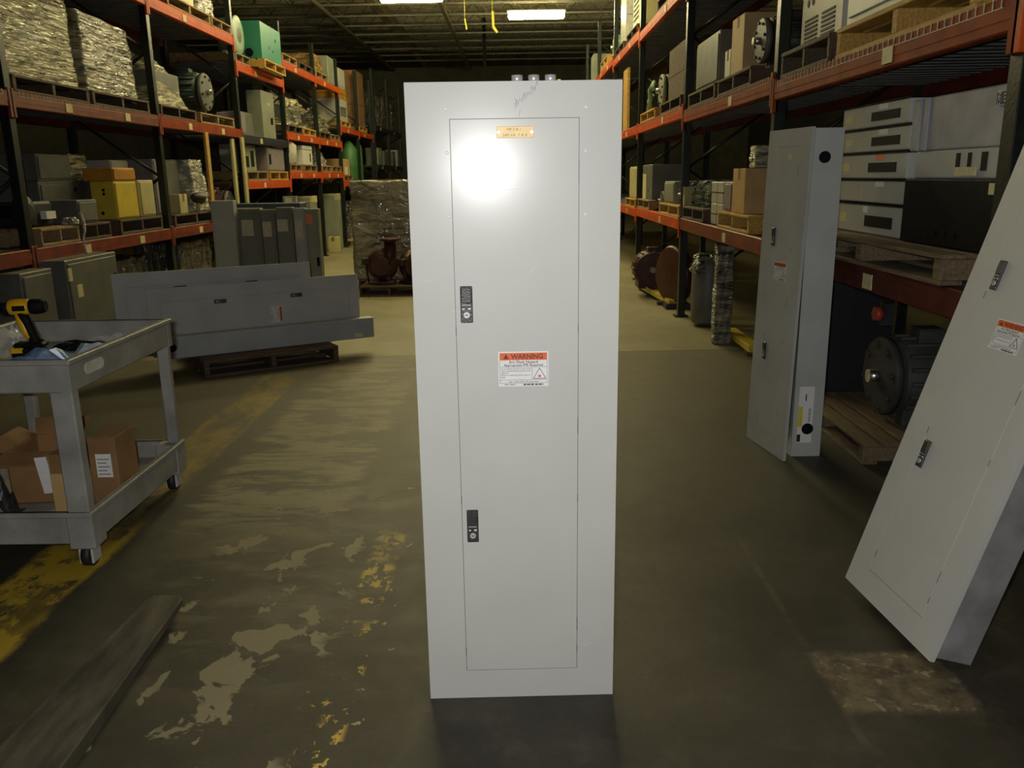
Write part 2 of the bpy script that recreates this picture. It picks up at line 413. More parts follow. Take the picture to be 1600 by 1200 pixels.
# ---------------------------------------------------------------- pallet racks
def rack(name, label, side, xf, xb, frames, bays, height, cat='rack', beam_mat=None, rear=True):
    """side +1: rack faces +X (left of aisle); -1: faces -X.  bays: list of shelf tops per bay"""
    s = side
    t = thing(name, label, cat, (xf, frames[0], 0))
    def q(b_x0, b_x1, *r): return (min(b_x0, b_x1), max(b_x0, b_x1)) + r
    ox, oy = xf, frames[0]
    def rel(x0, x1, y0, y1, z0, z1): return (min(x0,x1)-ox, max(x0,x1)-ox, y0-oy, y1-oy, z0, z1)
    for y in frames:
        for x in (xf-s*.035, xb+s*.035):
            b = B(); b.box(*rel(x-.035, x+.035, y-.04, y+.04, .01, height), .004)
            b.box(*rel(x-.07, x+.07, y-.07, y+.07, 0, .012))
            obj('upright_post', b, POST, t)
        b = B(); z = .25; k = 0
        while z < height-.6:
            xa, xc = (xf-s*.05, xb+s*.05) if k % 2 == 0 else (xb+s*.05, xf-s*.05)
            b.tube([(xa-ox, y-oy, z), (xc-ox, y-oy, z+.62)], .016, 6); z += .62; k += 1
        obj('frame_brace', b, POST, t)
    for i, lev in enumerate(bays):
        y0, y1 = frames[i]+.04, frames[i+1]-.04
        for z in lev:
            lab = None
            bm = ORANGE if not beam_mat else beam_mat
            if isinstance(z, tuple): z, bm = z
            bb = B(); bb.box(*rel(xf+s*.012, xf-s*.045, y0, y1, z-.115, z), .006)
            bb.box(*rel(xf+s*.014, xf+s*.008, y0, y1, z-.075, z-.035))
            o = obj('shelf_beam', bb, bm, t)
            for ye, sg in ((y0, 1), (y1, -1)):
                c = B(); c.box(*rel(xf+s*.018, xf-s*.02, ye-.05*(sg>0), ye+.05*(sg<0), z-.19, z+.02), .003)
                obj('beam_connector', c, bm, o)
            for fy in ((.36,) if (i*3+int(z*10)) % 3 else (.3, .72)):
                c = B(); yy = y0+(y1-y0)*fy; c.box(*rel(xf+s*.018, xf+s*.013, yy-.05, yy+.05, z-.10, z-.03))
                obj('rack_label', c, PAPERY, o, label='small cream sticker')
            if rear:
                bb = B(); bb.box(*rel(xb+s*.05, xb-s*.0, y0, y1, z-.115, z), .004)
                obj('rear_beam', bb, REARB_SHADE, t)
            if 1.95 < z < 2.11 and y0 < 8.9:
                c = B(); k = int((y1-y0)/.055)
                for i_ in range(k):
                    yy = y0+.06+.055*i_; c.box(*rel(xf+s*.015, xf+s*.0125, yy, yy+.005, z-.032, z+.004))
                c.box(*rel(xf+s*.015, xf+s*.0125, y0+.05, y1-.05, z-.0345, z-.031))
                obj('wire_deck_lip', c, WIRE, o, label='pale wire mesh lip')
            d = B(); n = 22; w_ = (y1-y0)/n
            d.box(*rel(xf-s*.046, xb+s*.05, y0, y1, z-.018, z-.006))
            for k in range(n):
                ya = y0+k*w_; d.box(*rel(xf-s*.046, xb+s*.05, ya+w_*.2, ya+w_*.7, z-.042, z-.018))
            obj('shelf_deck', d, DECK, t)
    return t
LX, LB = -3.70, -4.66
rack('pallet_rack', 'long row of dark posts and orange beams along the left of the aisle', 1, LX, LB,
     [3.75, 6.38, 9.0, 11.65, 13.95, 16.2, 18.25, 20.35, 22.3],
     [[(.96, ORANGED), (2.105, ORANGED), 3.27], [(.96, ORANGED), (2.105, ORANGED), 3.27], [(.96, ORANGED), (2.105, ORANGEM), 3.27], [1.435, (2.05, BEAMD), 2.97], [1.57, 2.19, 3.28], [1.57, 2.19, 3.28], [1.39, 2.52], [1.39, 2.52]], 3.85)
rack('pallet_rack', 'dark unlit rack row at the far end behind the orange racks', 1, LX, LB,
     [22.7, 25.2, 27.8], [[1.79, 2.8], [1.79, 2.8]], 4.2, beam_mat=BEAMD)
RX, RB = 1.65, 2.62
rack('pallet_rack', 'long row of dark posts and orange beams along the right of the aisle', -1, RX, RB,
     [.25, 2.93, 5.62, 8.60, 11.8, 14.9, 17.8, 20.8],
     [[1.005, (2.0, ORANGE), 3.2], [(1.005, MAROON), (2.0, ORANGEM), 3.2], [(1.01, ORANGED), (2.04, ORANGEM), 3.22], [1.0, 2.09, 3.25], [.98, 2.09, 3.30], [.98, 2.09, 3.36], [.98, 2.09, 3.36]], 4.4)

# ---------------------------------------------------------------- generic stock
# frame of an item on a rack: local x runs along the aisle face (left to right seen from the aisle), y into the rack
LROT, RROT = R90, -R90
def at(side, xf, y0, y1, z):
    return (xf, (y0+y1)/2, z), (LROT if side == 'L' else RROT if side == 'R' else 0.)

PAL = {}
def pallet(label, loc, rz, w, d, h=.125, m=WOOD, group='wooden pallets'):
    key = m.name
    if key not in PAL:
        t = thing('wooden_pallet', label, 'pallet', loc, rz, group)
        b = B()
        for k in range(7):
            y = k*.1475; b.box(-.5, .5, y, y+.115, .105, .125, .003)
        obj('top_deck', b, m, t)
        for x in (-.48, 0, .48):
            b = B(); b.box(x-.02, x+.02, .004, .996, .02, .105, .003); obj('stringer', b, m, t)
        b = B()
        for k in range(4):
            y = k*.2967; b.box(-.5, .5, y, y+.11, 0, .02, .003)
        obj('bottom_deck', b, m, t)
        PAL[key] = t
    else:
        t = dup(PAL[key])
    t.location = loc; t.rotation_euler = (0,0,rz); t.scale = (w, d, h/.125)
    tag(t, label, 'pallet', group)
    return t
def rpal(label, side, y0, y1, z, xf=None, d=.9, m=WOOD, h=.12):
    xf = xf if xf is not None else (-3.695 if side == 'L' else 1.645)
    loc, rz = at(side, xf, y0, y1, z)
    return pallet(label, loc, rz, y1-y0, d, h, m, 'wooden pallets on the left rack' if side == 'L' else 'wooden pallets on the right rack')

def enclosure(name, label, cat, loc, rz, w, d, h, m, feats=(), group=None, dm=None):
    """steel box with a lid lip plus parts on its aisle face.  feats: ('door',margin) ('handle',x,z) ('label',x0,x1,z0,z1,mat) ('hole',x,z,r) ('vent',x0,x1,z0,z1) ('window',x0,x1,z0,z1) ('band',z0,z1,mat) ('nearhole',y,z,r)"""
    t = thing(name, label, cat, loc, rz, group)
    b = B(); b.box(-w/2, w/2, 0, d, 0, h, .006); obj('housing', b, m, t)
    fy = -.0105 if any(f[0] == 'door' for f in feats) else 0.
    for f in feats:
        k = f[0]
        if k == 'door':
            g = f[1]; b = B(); b.box(-w/2+g, w/2-g, -.010, .002, g, h-g, .004); o = obj('door', b, dm or m, t)
        elif k == 'handle':
            b = B(); b.box(f[1]-.012, f[1]+.012, -.028, -.004, f[2]-.05, f[2]+.05, .005); obj('handle', b, BLACK, t, label='black handle')
        elif k == 'label':
            b = B(); b.box(f[1], f[2], fy-.0015, .001, f[3], f[4]); obj('sticker', b, f[5], t, label='paper sticker')
        elif k == 'hole':
            b = B(); b.cyl((f[1], fy-.002, f[2]), (f[1], .004, f[2]), f[3], 16); obj('knockout', b, BLACK, t, label='dark round knockout hole')
        elif k == 'nearhole':
            sx = -1 if rz == LROT else 1
            b = B(); b.cyl((sx*(w/2+.002), f[1], f[2]), (sx*(w/2-.01), f[1], f[2]), f[3], 16); obj('knockout', b, BLACK, t, label='dark round knockout hole')
        elif k == 'window':
            b = B(); b.box(f[1], f[2], fy-.003, .002, f[3], f[4]); obj('display_panel', b, BLACK, t, label='black panel')
        elif k == 'vent':
            b = B(); n = 6
            for i in range(n):
                z = f[3]+(f[4]-f[3])*(i+.2)/n; b.box(f[1], f[2], fy-.004, .002, z, z+(f[4]-f[3])/n*.5)
            obj('louvre_vent', b, BLACK, t, label='dark louvred slots')
        elif k == 'band':
            b = B(); b.box(-w/2-.004, w/2+.004, -.006, d+.004, f[1], f[2], .003); obj('band', b, f[3], t)
        elif k == 'seam':
            b = B(); b.box(-w/2-.001, w/2+.001, -.002, d, f[1]-.004, f[1]+.004); obj('seam_strip', b, BLACK, t)
    return t
def renc(name, label, cat, side, y0, y1, z0, z1, m, feats=(), xf=None, d=.35, group=None, dm=None):
    xf = xf if xf is not None else (-3.74 if side == 'L' else 1.70)
    loc, rz = at(side, xf, y0, y1, z0)
    return enclosure(name, label, cat, loc, rz, y1-y0, d, z1-z0, m, feats, group, dm)

def carton(label, loc, rz, w, d, h, m=CARD, sticker=None, flaps=False, group=None):
    t = thing('cardboard_box', label, 'box', loc, rz, group)
    b = B()
    if flaps:
        th = .005
        b.box(-w/2, w/2, 0, th, 0, h); b.box(-w/2, w/2, d-th, d, 0, h); b.box(-w/2, -w/2+th, 0, d, 0, h); b.box(w/2-th, w/2, 0, d, 0, h)
        b.box(-w/2, w/2, 0, d, 0, th)
    else: b.box(-w/2, w/2, 0, d, 0, h, .004)
    obj('carton_body', b, m, t)
    if flaps:
        fl_ = h*.45
        for pts in ([(-w/2,0,h),(w/2,0,h),(w/2+.02,-fl_*.75,h-fl_*.35),(-w/2-.02,-fl_*.75,h-fl_*.35)], [(-w/2,d,h),(w/2,d,h),(w/2+.02,d+fl_*.5,h+fl_*.6),(-w/2-.02,d+fl_*.5,h+fl_*.6)],
                    [(-w/2,0,h),(-w/2,d,h),(-w/2-fl_*.8,d+.02,h+fl_*.3),(-w/2-fl_*.8,-.02,h+fl_*.3)]):
            b = B(); b.prism(pts, (0,0,.005)); obj('flap', b, m, t)
    else:
        b = B(); b.box(-.025, .025, -.002, d*.999, h-.001, h+.0015); b.box(-.025, .025, -.002, .001, h-.08, h); obj('packing_tape', b, CARDD, t)
    if sticker:
        b = B(); b.box(sticker[0], sticker[1], -.003, .001, sticker[2], sticker[3]); o = obj('shipping_label', b, PAPER, t, label='white shipping label')
        b = B()
        for i in range(5):
            zz = sticker[2]+(sticker[3]-sticker[2])*(.12+.16*i); b.box(sticker[0]+.006, sticker[1]-.008-(i%2)*.012, -.0036, -.0028, zz, zz+.003)
        obj('printed_lines', b, INK, o)
    return t

def lumpy(w, d, h, taper=1., amp=.012, seed=0, nz=44, npx=20, topslope=0., neck=None):
    """crumpled, stretch-wrapped block: rings of a rounded rectangle with banded folds"""
    r = random.Random(seed); b = B(); rings = []
    per = []
    for k in range(npx): per.append((-.5+k/npx, -.5))
    for k in range(npx): per.append((.5, -.5+k/npx))
    for k in range(npx): per.append((.5-k/npx, .5))
    for k in range(npx): per.append((-.5, .5-k/npx))
    ph = [r.random()*6.28 for _ in range(6)]
    for j in range(nz+1):
        z = j/nz; sc = 1-(1-taper)*z
        if neck: sc *= neck(z)
        ring = []
        bandoff = amp*(r.random()-.5)*1.6
        for i, (px, py) in enumerate(per):
            rr = max(abs(px), abs(py)); x, y = px, py
            if abs(px) > .46 and abs(py) > .46: x, y = px*.97, py*.97
            f = bandoff*.6 + amp*(math.sin(i*.35+ph[0]+z*9)*.45+math.sin(i*.8+ph[1]-z*17)*.3) + amp*(r.random()-.5)*.22
            nx, ny = (x/rr if rr else 0), (y/rr if rr else 0)
            zz = h*z + topslope*z*px*h + amp*.8*math.sin(i*.7+ph[2])*z
            ring.append(b.bm.verts.new((x*w*sc+nx*f, y*d*sc+ny*f+d/2, zz)))
        rings.append(ring)
    n = len(per)
    for j in range(nz):
        for i in range(n):
            f = b.bm.faces.new((rings[j][i], rings[j][(i+1)%n], rings[j+1][(i+1)%n], rings[j+1][i])); f.smooth = True
    b.bm.faces.new(rings[0][::-1])
    c = b.bm.verts.new((0, d/2, h*1.0+amp))
    for i in range(n): b.bm.faces.new((rings[-1][i], rings[-1][(i+1)%n], c))
    return b
def wrapped(label, loc, rz, w, d, h, film, taper=.96, amp=.014, seed=1, topslope=0., name='wrapped_load', tail=False, neck=None, group=None):
    t = thing(name, label, 'wrapped goods', loc, rz, group)
    b = B(); b.box(-w*.40, w*.40, d*.12, d*.88, 0, h*.8, .01); obj('load', b, GREYD, t)
    obj('stretch_film', lumpy(w, d, h, taper, amp, seed, topslope=topslope, neck=neck), film, t)
    if tail:
        b = B(); r = random.Random(seed); pts = []; x = -w*.1+tail
        for k in range(9): pts.append((x+.03*math.sin(k*1.3)+r.random()*.02, -.03-.004*k, .10-.075*k))
        b.tube(pts, [.008,.014,.012,.009,.010,.007,.006,.004,.003], 7); obj('loose_tail', b, FILM_WHITE, t, label='loose tail of film hanging down')
    return t
def rwrap(label, side, y0, y1, z0, z1, film, d=.8, xf=None, **k):
    xf = xf if xf is not None else (-3.75 if side == 'L' else 1.72)
    loc, rz = at(side, xf, y0, y1, z0)
    return wrapped(label, loc, rz, y1-y0, d, z1-z0, film, **k)

def motor(label, loc, rz, r, L_, m=DARK, base=True, face=GREYD, cat='motor', group=None, name='electric_motor'):
    """axis along local y, drive end at y=0 facing the aisle"""
    t = thing(name, label, cat, loc, rz, group)
    zc = r*1.18
    b = B(); b.lathe((0, .09*L_, zc), (0,1,0), [(0,r*.8),(.02,r),(L_*.70,r),(L_*.78,r*.86),(L_*.88,r*.6)])
    for k in range(18):
        a = math.radians(20*k); c, s_ = math.cos(a), math.sin(a)
        b.tube([(c*r*1.02, .16*L_, zc+s_*r*1.02), (c*r*1.02, .74*L_, zc+s_*r*1.02)], .012*r/.2, 5)
    obj('ribbed_housing', b, m, t)
    b = B(); b.lathe((0, 0, zc), (0,1,0), [(0,r*.55),(.004,r*.98),(.02,r*1.02),(.09*L_,r*1.0)], 32); obj('end_flange', b, face, t)
    for k in range(8):
        b = B(); a = math.pi/4*k+.2; b.cyl((math.cos(a)*r*.82, -.012, zc+math.sin(a)*r*.82), (math.cos(a)*r*.82, .01, zc+math.sin(a)*r*.82), r*.07, 8)
        obj('flange_bolt', b, DARK, t)
    b = B(); b.cyl((0,-.10*L_,zc), (0,.02,zc), r*.17, 14); obj('shaft', b, STEEL, t)
    b = B(); b.box(-r*.22, r*.42, L_*.3, L_*.55, zc+r*.85, zc+r*1.28, .01); obj('terminal_box', b, m, t)
    if base:
        for sx in (-1, 1):
            b = B(); b.box(sx*r*.55-r*.22, sx*r*.55+r*.22, L_*.15, L_*.75, 0, r*.5, .008); obj('mounting_foot', b, m, t)
    return t

# ---------------------------------------------------------------- panelboards
def warning_label(parent, cx, cz, y, full=True):
    W, H = .129, .092; x0, z0 = cx-W/2, cz-H/2
    b = B(); b.box(x0, x0+W, y-.0004, y+.0004, z0, z0+H)
    lb = obj('warning_label', b, PAPER, parent, label='white and orange arc flash warning label')
    b = B(); b.box(x0+.0035, x0+W-.0035, y-.0008, y, z0+H-.0225, z0+H-.0035); obj('orange_header', b, LORANGE, lb)
    yy = y-.0010
    o = obj('lettering', text_mesh([('WARNING', cx+.0098, z0+H-.0192, .0182, 'CENTER', .93)], .028), INKR, lb); o.location = (0, yy, 0)
    b = B(); tx = x0+.020; tz = z0+H-.0192
    b.prism([(tx-.0075, 0, tz), (tx+.0075, 0, tz), (tx, 0, tz+.0132)], (0, -.0002, 0)); o = obj('alert_triangle', b, INKR, lb); o.location = (0, yy, 0)
    ln = [('Arc Flash Hazard', cx, z0+.0615, .0098, 'CENTER', 1.1), ('Appropriate PPE Required', cx, z0+.0535, .0094, 'CENTER', 1.0)]
    ln += [(s_, x0+.006, z0+.0455-.0056*i, .0047, 'LEFT', 1.) for i, s_ in enumerate(['Do not operate controls or open covers', 'without appropriate personal protection', 'equipment.', 'Failure to comply may result in injury or', 'death.'])]
    ln += [('Refer to NFPA 70E for PPE requirements', cx, z0+.0112, .0046, 'CENTER', 1.), ('46021-286-01', x0+.030, z0+.0035, .0052, 'CENTER', 1.)]
    o = obj('small_print', text_mesh(ln, .012), INK, lb); o.location = (0, yy, 0)
    b = B(); t_ = .0007
    def hl(xa, xb, z): b.box(xa, xb, -.0002, 0, z-t_/2, z+t_/2)
    def vl(x, za, zb): b.box(x-t_/2, x+t_/2, -.0002, 0, za, zb)
    xl, xr = x0+.0035, x0+W-.0035
    hl(xl, xr, z0+.0515); hl(xl, xr, z0+.0175); hl(xl, xr, z0+.0090); vl(xl, z0+.009, z0+H-.0225); vl(xr, z0+.009, z0+H-.0225); vl(xr-.039, z0+.0175, z0+.0515)
    for i in range(26):
        if (i*7) % 5 != 3: b.box(xr-.062+.002*i, xr-.0608+.002*i+.0004*(i%3), -.0002, 0, z0+.0025, z0+.0072)
    o = obj('ruled_lines', b, INK, lb); o.location = (0, yy, 0)
    b = B(); tx, tz = xr-.0195, z0+.0205
    for p_, q_ in (((-.016,0),(.016,0)), ((.016,0),(0,.028)), ((0,.028),(-.016,0))):
        b.tube([(tx+p_[0], 0, tz+p_[1]), (tx+q_[0], 0, tz+q_[1])], .0008, 4)
    o = obj('hazard_triangle', b, INK, lb); o.location = (0, yy, 0)
    b = B()
    for a in range(0, 360, 40):
        c, s_ = math.cos(math.radians(a)), math.sin(math.radians(a))
        b.prism([(tx+c*.0055, 0, tz+.0065+s_*.0055), (tx-s_*.0012, 0, tz+.0065+c*.0012), (tx+s_*.0012, 0, tz+.0065-c*.0012)], (0,-.0002,0))
    o = obj('burst_symbol', b, LORANGE, lb); o.location = (0, yy, 0)
    return lb

def latch(parent, x, z, y):
    w, h = .031, .093
    b = B(); b.box(x-w/2, x+w/2, y-.006, y+.001, z-h/2, z+h/2, .002)
    la = obj('latch', b, LATCHM, parent, label='black paddle latch with key lock')
    b = B(); b.box(x-w*.42, x+w*.42, y-.0095, y-.005, z+.004, z+h*.47, .002); obj('paddle', b, LATCHM, la)
    b = B(); b.cyl((x, y-.0090, z-.026), (x, y-.005, z-.026), .0078, 20); lc = obj('lock_cylinder', b, ZINC, la, label='bright round lock cylinder')
    b = B(); b.box(x-.0032, x+.0032, y-.0095, y-.0088, z-.0272, z-.0248); obj('key_slot', b, INK, lc)
    b = B(); b.box(x-.011, x+.010, y-.0066, y-.0058, z-.0015, z-.0003); b.box(x-.0105, x-.005, y-.0066, y-.0058, z-.0125, z-.0095); b.box(x+.0035, x+.0105, y-.0066, y-.0058, z-.0125, z-.0085)
    obj('position_marks', b, PAPER, la)
    return la

def panelboard(name, label, cat, M, W=.52, H=1.662, box=None, boxm=GALV, m=GREY, extras='', group=None, warn=True):
    """flush trim with door; local x left to right, y back, origin mid bottom front"""
    t = thing(name, label, cat, M=M, group=group)
    hw = W/2; dx0, dx1, dz0, dz1 = -hw+.105, hw-.102, .087, H-.084
    b = B(); b.frame(-hw, hw, 0, H, dx0, dx1, dz0, dz1, 0, .0022)
    for x in (-hw, hw-.0022): b.box(x, x+.0022, .0022, .016, 0, H)
    for z in (0, H-.0022): b.box(-hw+.0022, hw-.0022, .0022, .016, z, z+.0022)
    obj('cover_trim', b, m, t)
    g = .0011
    b = B(); b.box(dx0+g, dx1-g, .0004, .0026, dz0+g, dz1-g, .0007); dr = obj('door', b, m, t)
    b = B(); b.box(dx0-.01, dx1+.01, .0034, .0060, dz0-.01, dz1+.01); obj('door_stop', b, GREYD, t)
    for zc in (.528, 1.130): latch(dr, dx0+.029, zc*H/1.662, .0004)
    for zc, hh, xx in ((1.452,.026,dx1), (.805,.022,dx1), (.226,.020,dx1), (1.063,.011,dx1), (.602,.011,dx1), (.148,.011,dx1), (1.063,.012,dx0+.0016), (.602,.012,dx0+.0016), (.148,.012,dx0+.0016)):
        b = B(); b.box(xx-.0020, xx+.0003, -.0005, .002, zc-hh, zc+hh); obj('hinge_slit', b, GREYD, t, label='dark hinge slit')
    if warn: warning_label(dr, dx0+.171 if W > .5 else dx0+.12, .960*H/1.662, .0002)
    if box:
        b = B(); e = .008
        b.box(-hw+e, hw-e, .012, box, .010, H-.010, .003)
        obj('back_box', b, boxm, t, label='mottled galvanised back box')
    return t, dr

ca, sa = math.cos(math.radians(1.43)), math.sin(math.radians(1.43))
Mmain = Matrix.Translation((-.266+.26*ca, 2.0843+.26*sa, .001)) @ Matrix.Rotation(math.radians(1.43), 4, 'Z')
main, mdoor = panelboard('panelboard_cabinet', 'tall light grey electrical panelboard standing upright in the middle of the aisle', 'electrical panel', Mmain, box=.15)
b = B(); b.box(-.0418, .0478, -.0020, .0006, 1.5322, 1.5590, .0008); np_ = obj('nameplate', b, PLATE, mdoor, label='small yellow engraved nameplate')
o = obj('lettering', text_mesh([('MP S B-1', .000, 1.5490, .0088, 'CENTER', 1.1), ('240 VA. 7 & 8', .002, 1.5358, .0090, 'CENTER', 1.15)]), PLATEI, np_); o.location = (0, -.0024, 0)
for x in (-.0375, .0425):
    b = B(); b.cyl((x, -.0034, 1.5455), (x, -.0015, 1.5455), .0032, 12); obj('screw', b, STEEL, np_)
for x in (-.163, .173):
    for z in (1.601, 1.500, 1.349):
        b = B(); b.lathe((x, -.0025, z), (0,1,0), [(0,.0012),(.0010,.0036),(.0028,.0042)], 12); obj('cover_screw', b, WHITEG, main, label='small bright cover screw')
for x in (.011, .052, .093):
    b = B(); b.lathe((x, .075, 1.652), (0,0,1), [(0,.0115),(.012,.0115),(.013,.0140),(.030,.0140),(.031,.0128)], 18); obj('cable_fitting', b, ZINC, main, label='shiny round cable fitting on top')
b = B(); b.box(.110, .118, .07, .08, 1.65, 1.672); obj('wire_end', b, TAG, main, label='tiny yellow wire end')
r = random.Random(4); b = B()
for k in range(8):
    x0 = .002+k*.0065+r.random()*.004; z0 = 1.598+k*.0052+r.random()*.006
    b.tube([(x0, -.0004, z0), (x0+.002, -.0005, z0+.006), (x0+.006, -.0004, z0+.017+r.random()*.006), (x0+.0085, -.0004, z0+.013)], .00045, 4)
b.tube([(.000,-.0004,1.612),(.004,-.0004,1.607),(.007,-.0004,1.618),(.003,-.0004,1.622)], .0005, 4)
b.tube([(.012,-.0004,1.580),(.016,-.0004,1.598)], .0004, 4)
obj('pencil_scribble', b, PENCIL, main, label='faint pencil scribble')
b = B()
for p_ in ([(-.115,1.10),(-.155,1.115),(-.172,1.111)], [(-.205,1.195),(-.235,1.187)], [(.16,.155),(.205,.168)], [(-.06,1.408),(.10,1.418)], [(.03,1.20),(.06,1.235)], [(.19,.61),(.20,.60)]):
    b.tube([(x, -.0003, z) for x, z in p_], .00035, 4)
obj('scratches', b, PAPER, main, label='fine pale scratches')

Rz = Matrix.Rotation(math.radians(-83.99), 4, 'Z'); Rx = Matrix.Rotation(math.radians(-16.89), 4, 'X'); Ry = Matrix.Rotation(math.radians(.98), 4, 'Y')
Ml = Matrix.Translation((1.1468, 2.7085, .044)) @ Rz @ Rx @ Ry @ Matrix.Translation((.26, 0, 0))
panelboard('panelboard_cabinet', 'grey panelboard cabinet tilted back against the right rack, cut by the picture edge', 'electrical panel', Ml, box=.142)

# far right pair: a loose cover leaning on an empty back box
Mc = Matrix.Translation((1.3095, 4.2735, .001)) @ Matrix.Rotation(math.radians(-79.7), 4, 'Z') @ Matrix.Rotation(math.radians(-1.3), 4, 'X')
cov, cdoor = panelboard('panelboard_cover', 'grey panelboard cover with two latches leaning on a narrow back box', 'electrical panel', Mc, W=.425, H=1.648, m=GREYS)
b = B(); b.box(.00, .035, -.001, .0006, 1.50, 1.53); obj('sticker', b, PAPERY, cdoor, label='small torn cream sticker')
t = thing('back_box', 'empty grey back box standing edge-on behind a leaning cover', 'electrical box', (1.487, 4.14, 0), math.radians(.8))
b = B()
b.box(-.075, .075, 0, .003, 0, 1.645); b.box(-.075, .075, .50, .503, 0, 1.645); b.box(.072, .075, .003, .50, 0, 1.645)
b.box(-.075, .072, .003, .50, 0, .003); b.box(-.075, .072, .003, .50, 1.642, 1.645)
b.box(-.075, -.06, .003, .006, 0, 1.645)
obj('box_shell', b, GREYS, t)
for z, r_ in ((1.510, .028), (.150, .030)):
    b = B(); b.cyl((-.012 if z > 1 else 0, -.0045, z), (-.012 if z > 1 else 0, .001, z), r_, 20); obj('knockout', b, BLACK, t, label='dark round knockout hole')
b = B(); b.box(-.052, .024, -.002, .001, .075, .375); sl = obj('carton_label', b, PAPER, t, label='long white and yellow label')
b = B(); b.box(-.052, -.030, -.0026, -.0015, .16, .27); obj('yellow_stripe', b, TAG, sl)
b = B()
for k in range(9): b.box(.000, .012, -.0026, -.0015, .19+.008*k, .193+.008*k)
b.box(-.052, -.034, -.0026, -.0015, .08, .12); b.box(-.02, -.014, -.0026, -.0015, .30, .335)
obj('printed_lines', b, INK, sl)

# ---------------------------------------------------------------- left: covers lying on their sides
dv = Vector((math.cos(math.radians(30.1)), math.sin(math.radians(30.1)), 0)); nv = Vector((-dv.y, dv.x, 0)); L0 = Vector((-2.641, 6.159, 0))
def lying(s0, back, zc, W, lean=0.):
    """local z along the stack, latch edge uppermost"""
    A = Matrix((( 0, nv.x, dv.x, 0), (0, nv.y, dv.y, 0), (-1, 0, 0, 0), (0, 0, 0, 1)))
    o_ = L0+dv*s0+nv*back+Vector((0, 0, zc))
    return Matrix.Translation(o_) @ A @ Matrix.Rotation(lean, 4, 'Z')
PZ = .13
pc = L0+dv*.72-nv*.20
pallet('dark wooden pallet on the floor under the grey covers lying on their sides', (pc.x, pc.y, 0), math.radians(31.5), 1.05, .95, PZ, WOODD, 'wooden pallets on the floor')
def trough(s0, s1, back, dep, z0, z1, label):
    M = Matrix.Translation(L0+dv*s0+nv*back+Vector((0,0,z0))) @ Matrix.Rotation(math.radians(30.1), 4, 'Z')
    t = thing('wiring_trough', label, 'electrical box', M=M)
    Lg, h_ = s1-s0, z1-z0
    b = B(); b.box(0, Lg, 0, dep, 0, h_, .003); obj('trough_body', b, GREYB, t)
    b = B(); b.box(-.002, Lg+.004, -.004, dep*.9, h_-.002, h_+.004); obj('top_lip', b, GREYS, t)
    b = B(); b.cyl((.06, -.002, .085), (.06, .004, .085), .031, 20); obj('knockout', b, BLACK, t, label='dark round knockout hole')
    b = B(); b.box(Lg-.17, Lg-.10, -.003, .001, .015, .045); b.box(.012, .035, -.003, .001, .14, .152); obj('sticker', b, PAPERY, t)
trough(-.045, 1.625, 0., .12, PZ+.002, PZ+.165, 'long grey wiring trough with a round knockout, lying on a dark pallet')
panelboard('panelboard_cover', 'grey cover lying on its long side directly behind the long trough', 'electrical panel', lying(-.11, .125, PZ+.002+.265, .52, -.0), W=.525, m=GREYS)
c2, d2 = panelboard('panelboard_cover', 'grey cover lying on its side, second behind the trough, its end shorter', 'electrical panel', lying(-.33, .20, PZ+.002+.325, .62), W=.645, H=1.50, m=GREYS, warn=False)
panelboard('panelboard_cover', 'rearmost grey cover lying on its side behind the trough', 'electrical panel', lying(-.06, .30, PZ+.002+.30, .6), W=.60, H=1.25, m=GREYB, warn=False)

STANDG = mat('standing_panel_grey', (.19,.195,.17), .5, 0, .15, 6)
# standing covers behind them
def stand(label, x0, x1, y, h, m, dep=.10, lab=None, lm=GREIGE, tilt=-2., handle=None, cat='electrical panel', name='steel_cover'):
    M = Matrix.Translation(((x0+x1)/2, y, .001)) @ Matrix.Rotation(math.radians(tilt), 4, 'Z')
    t = thing(name, label, cat, M=M, group='grey panels standing on the floor')
    w_ = x1-x0
    b = B(); b.box(-w_/2, w_/2, .004, dep, 0, h, .003); obj('panel_shell', b, m, t)
    b = B(); b.box(-w_/2+.02, w_/2-.02, -.002, .006, .05, h-.04, .002); obj('door', b, m, t)
    if lab:
        b = B(); b.box(lab[0]-(x0+x1)/2, lab[1]-(x0+x1)/2, -.004, 0, lab[2], lab[3]); obj('sticker', b, lm, t, label='paper sticker')
    if handle:
        b = B(); b.box(handle[0]-.012, handle[0]+.012, -.02, 0, handle[1]-.045, handle[1]+.045, .004); obj('latch', b, BLACK, t, label='black latch')
    return t
stand('tall pale grey panel at the left of the standing group', -3.11, -2.875, 8.58, 1.245, GREYS)
stand('dark grey standing panel with a cream sticker, next to the tall pale one', -2.855, -2.62, 8.62, 1.16, STANDG, lab=(-2.82,-2.70,.89,1.05), handle=(.05,.55))
stand('dark standing panel with a sticker, third from the tall pale one', -2.61, -2.47, 8.60, 1.15, STANDG, lab=(-2.60,-2.51,.88,1.03))
stand('grey standing panel with a square sticker, fourth from the tall pale one', -2.46, -2.29, 8.60, 1.17, STANDG, lab=(-2.45,-2.34,.93,1.05), handle=(-.02,.5))
stand('narrow grey standing panel with a tall sticker near the right end of the group', -2.28, -2.16, 8.60, 1.16, GREYB, lab=(-2.265,-2.19,.86,1.04))
stand('grey standing panel with a bright orange sticker at the right end of the group', -2.155, -2.02, 8.58, 1.15, GREYG, handle=(.04,.62), lab=(-2.15,-2.08,1.0,1.10), lm=PAPERP)
t = thing('utility_box', 'blue-grey box lying behind the tops of the standing panels', 'box', (-2.62, 9.05, .0))
b = B(); b.box(-.42, .3, 0, .3, 0, 1.20, .006); obj('housing', b, mat('dusty_blue', (.05,.07,.11), .5), t)
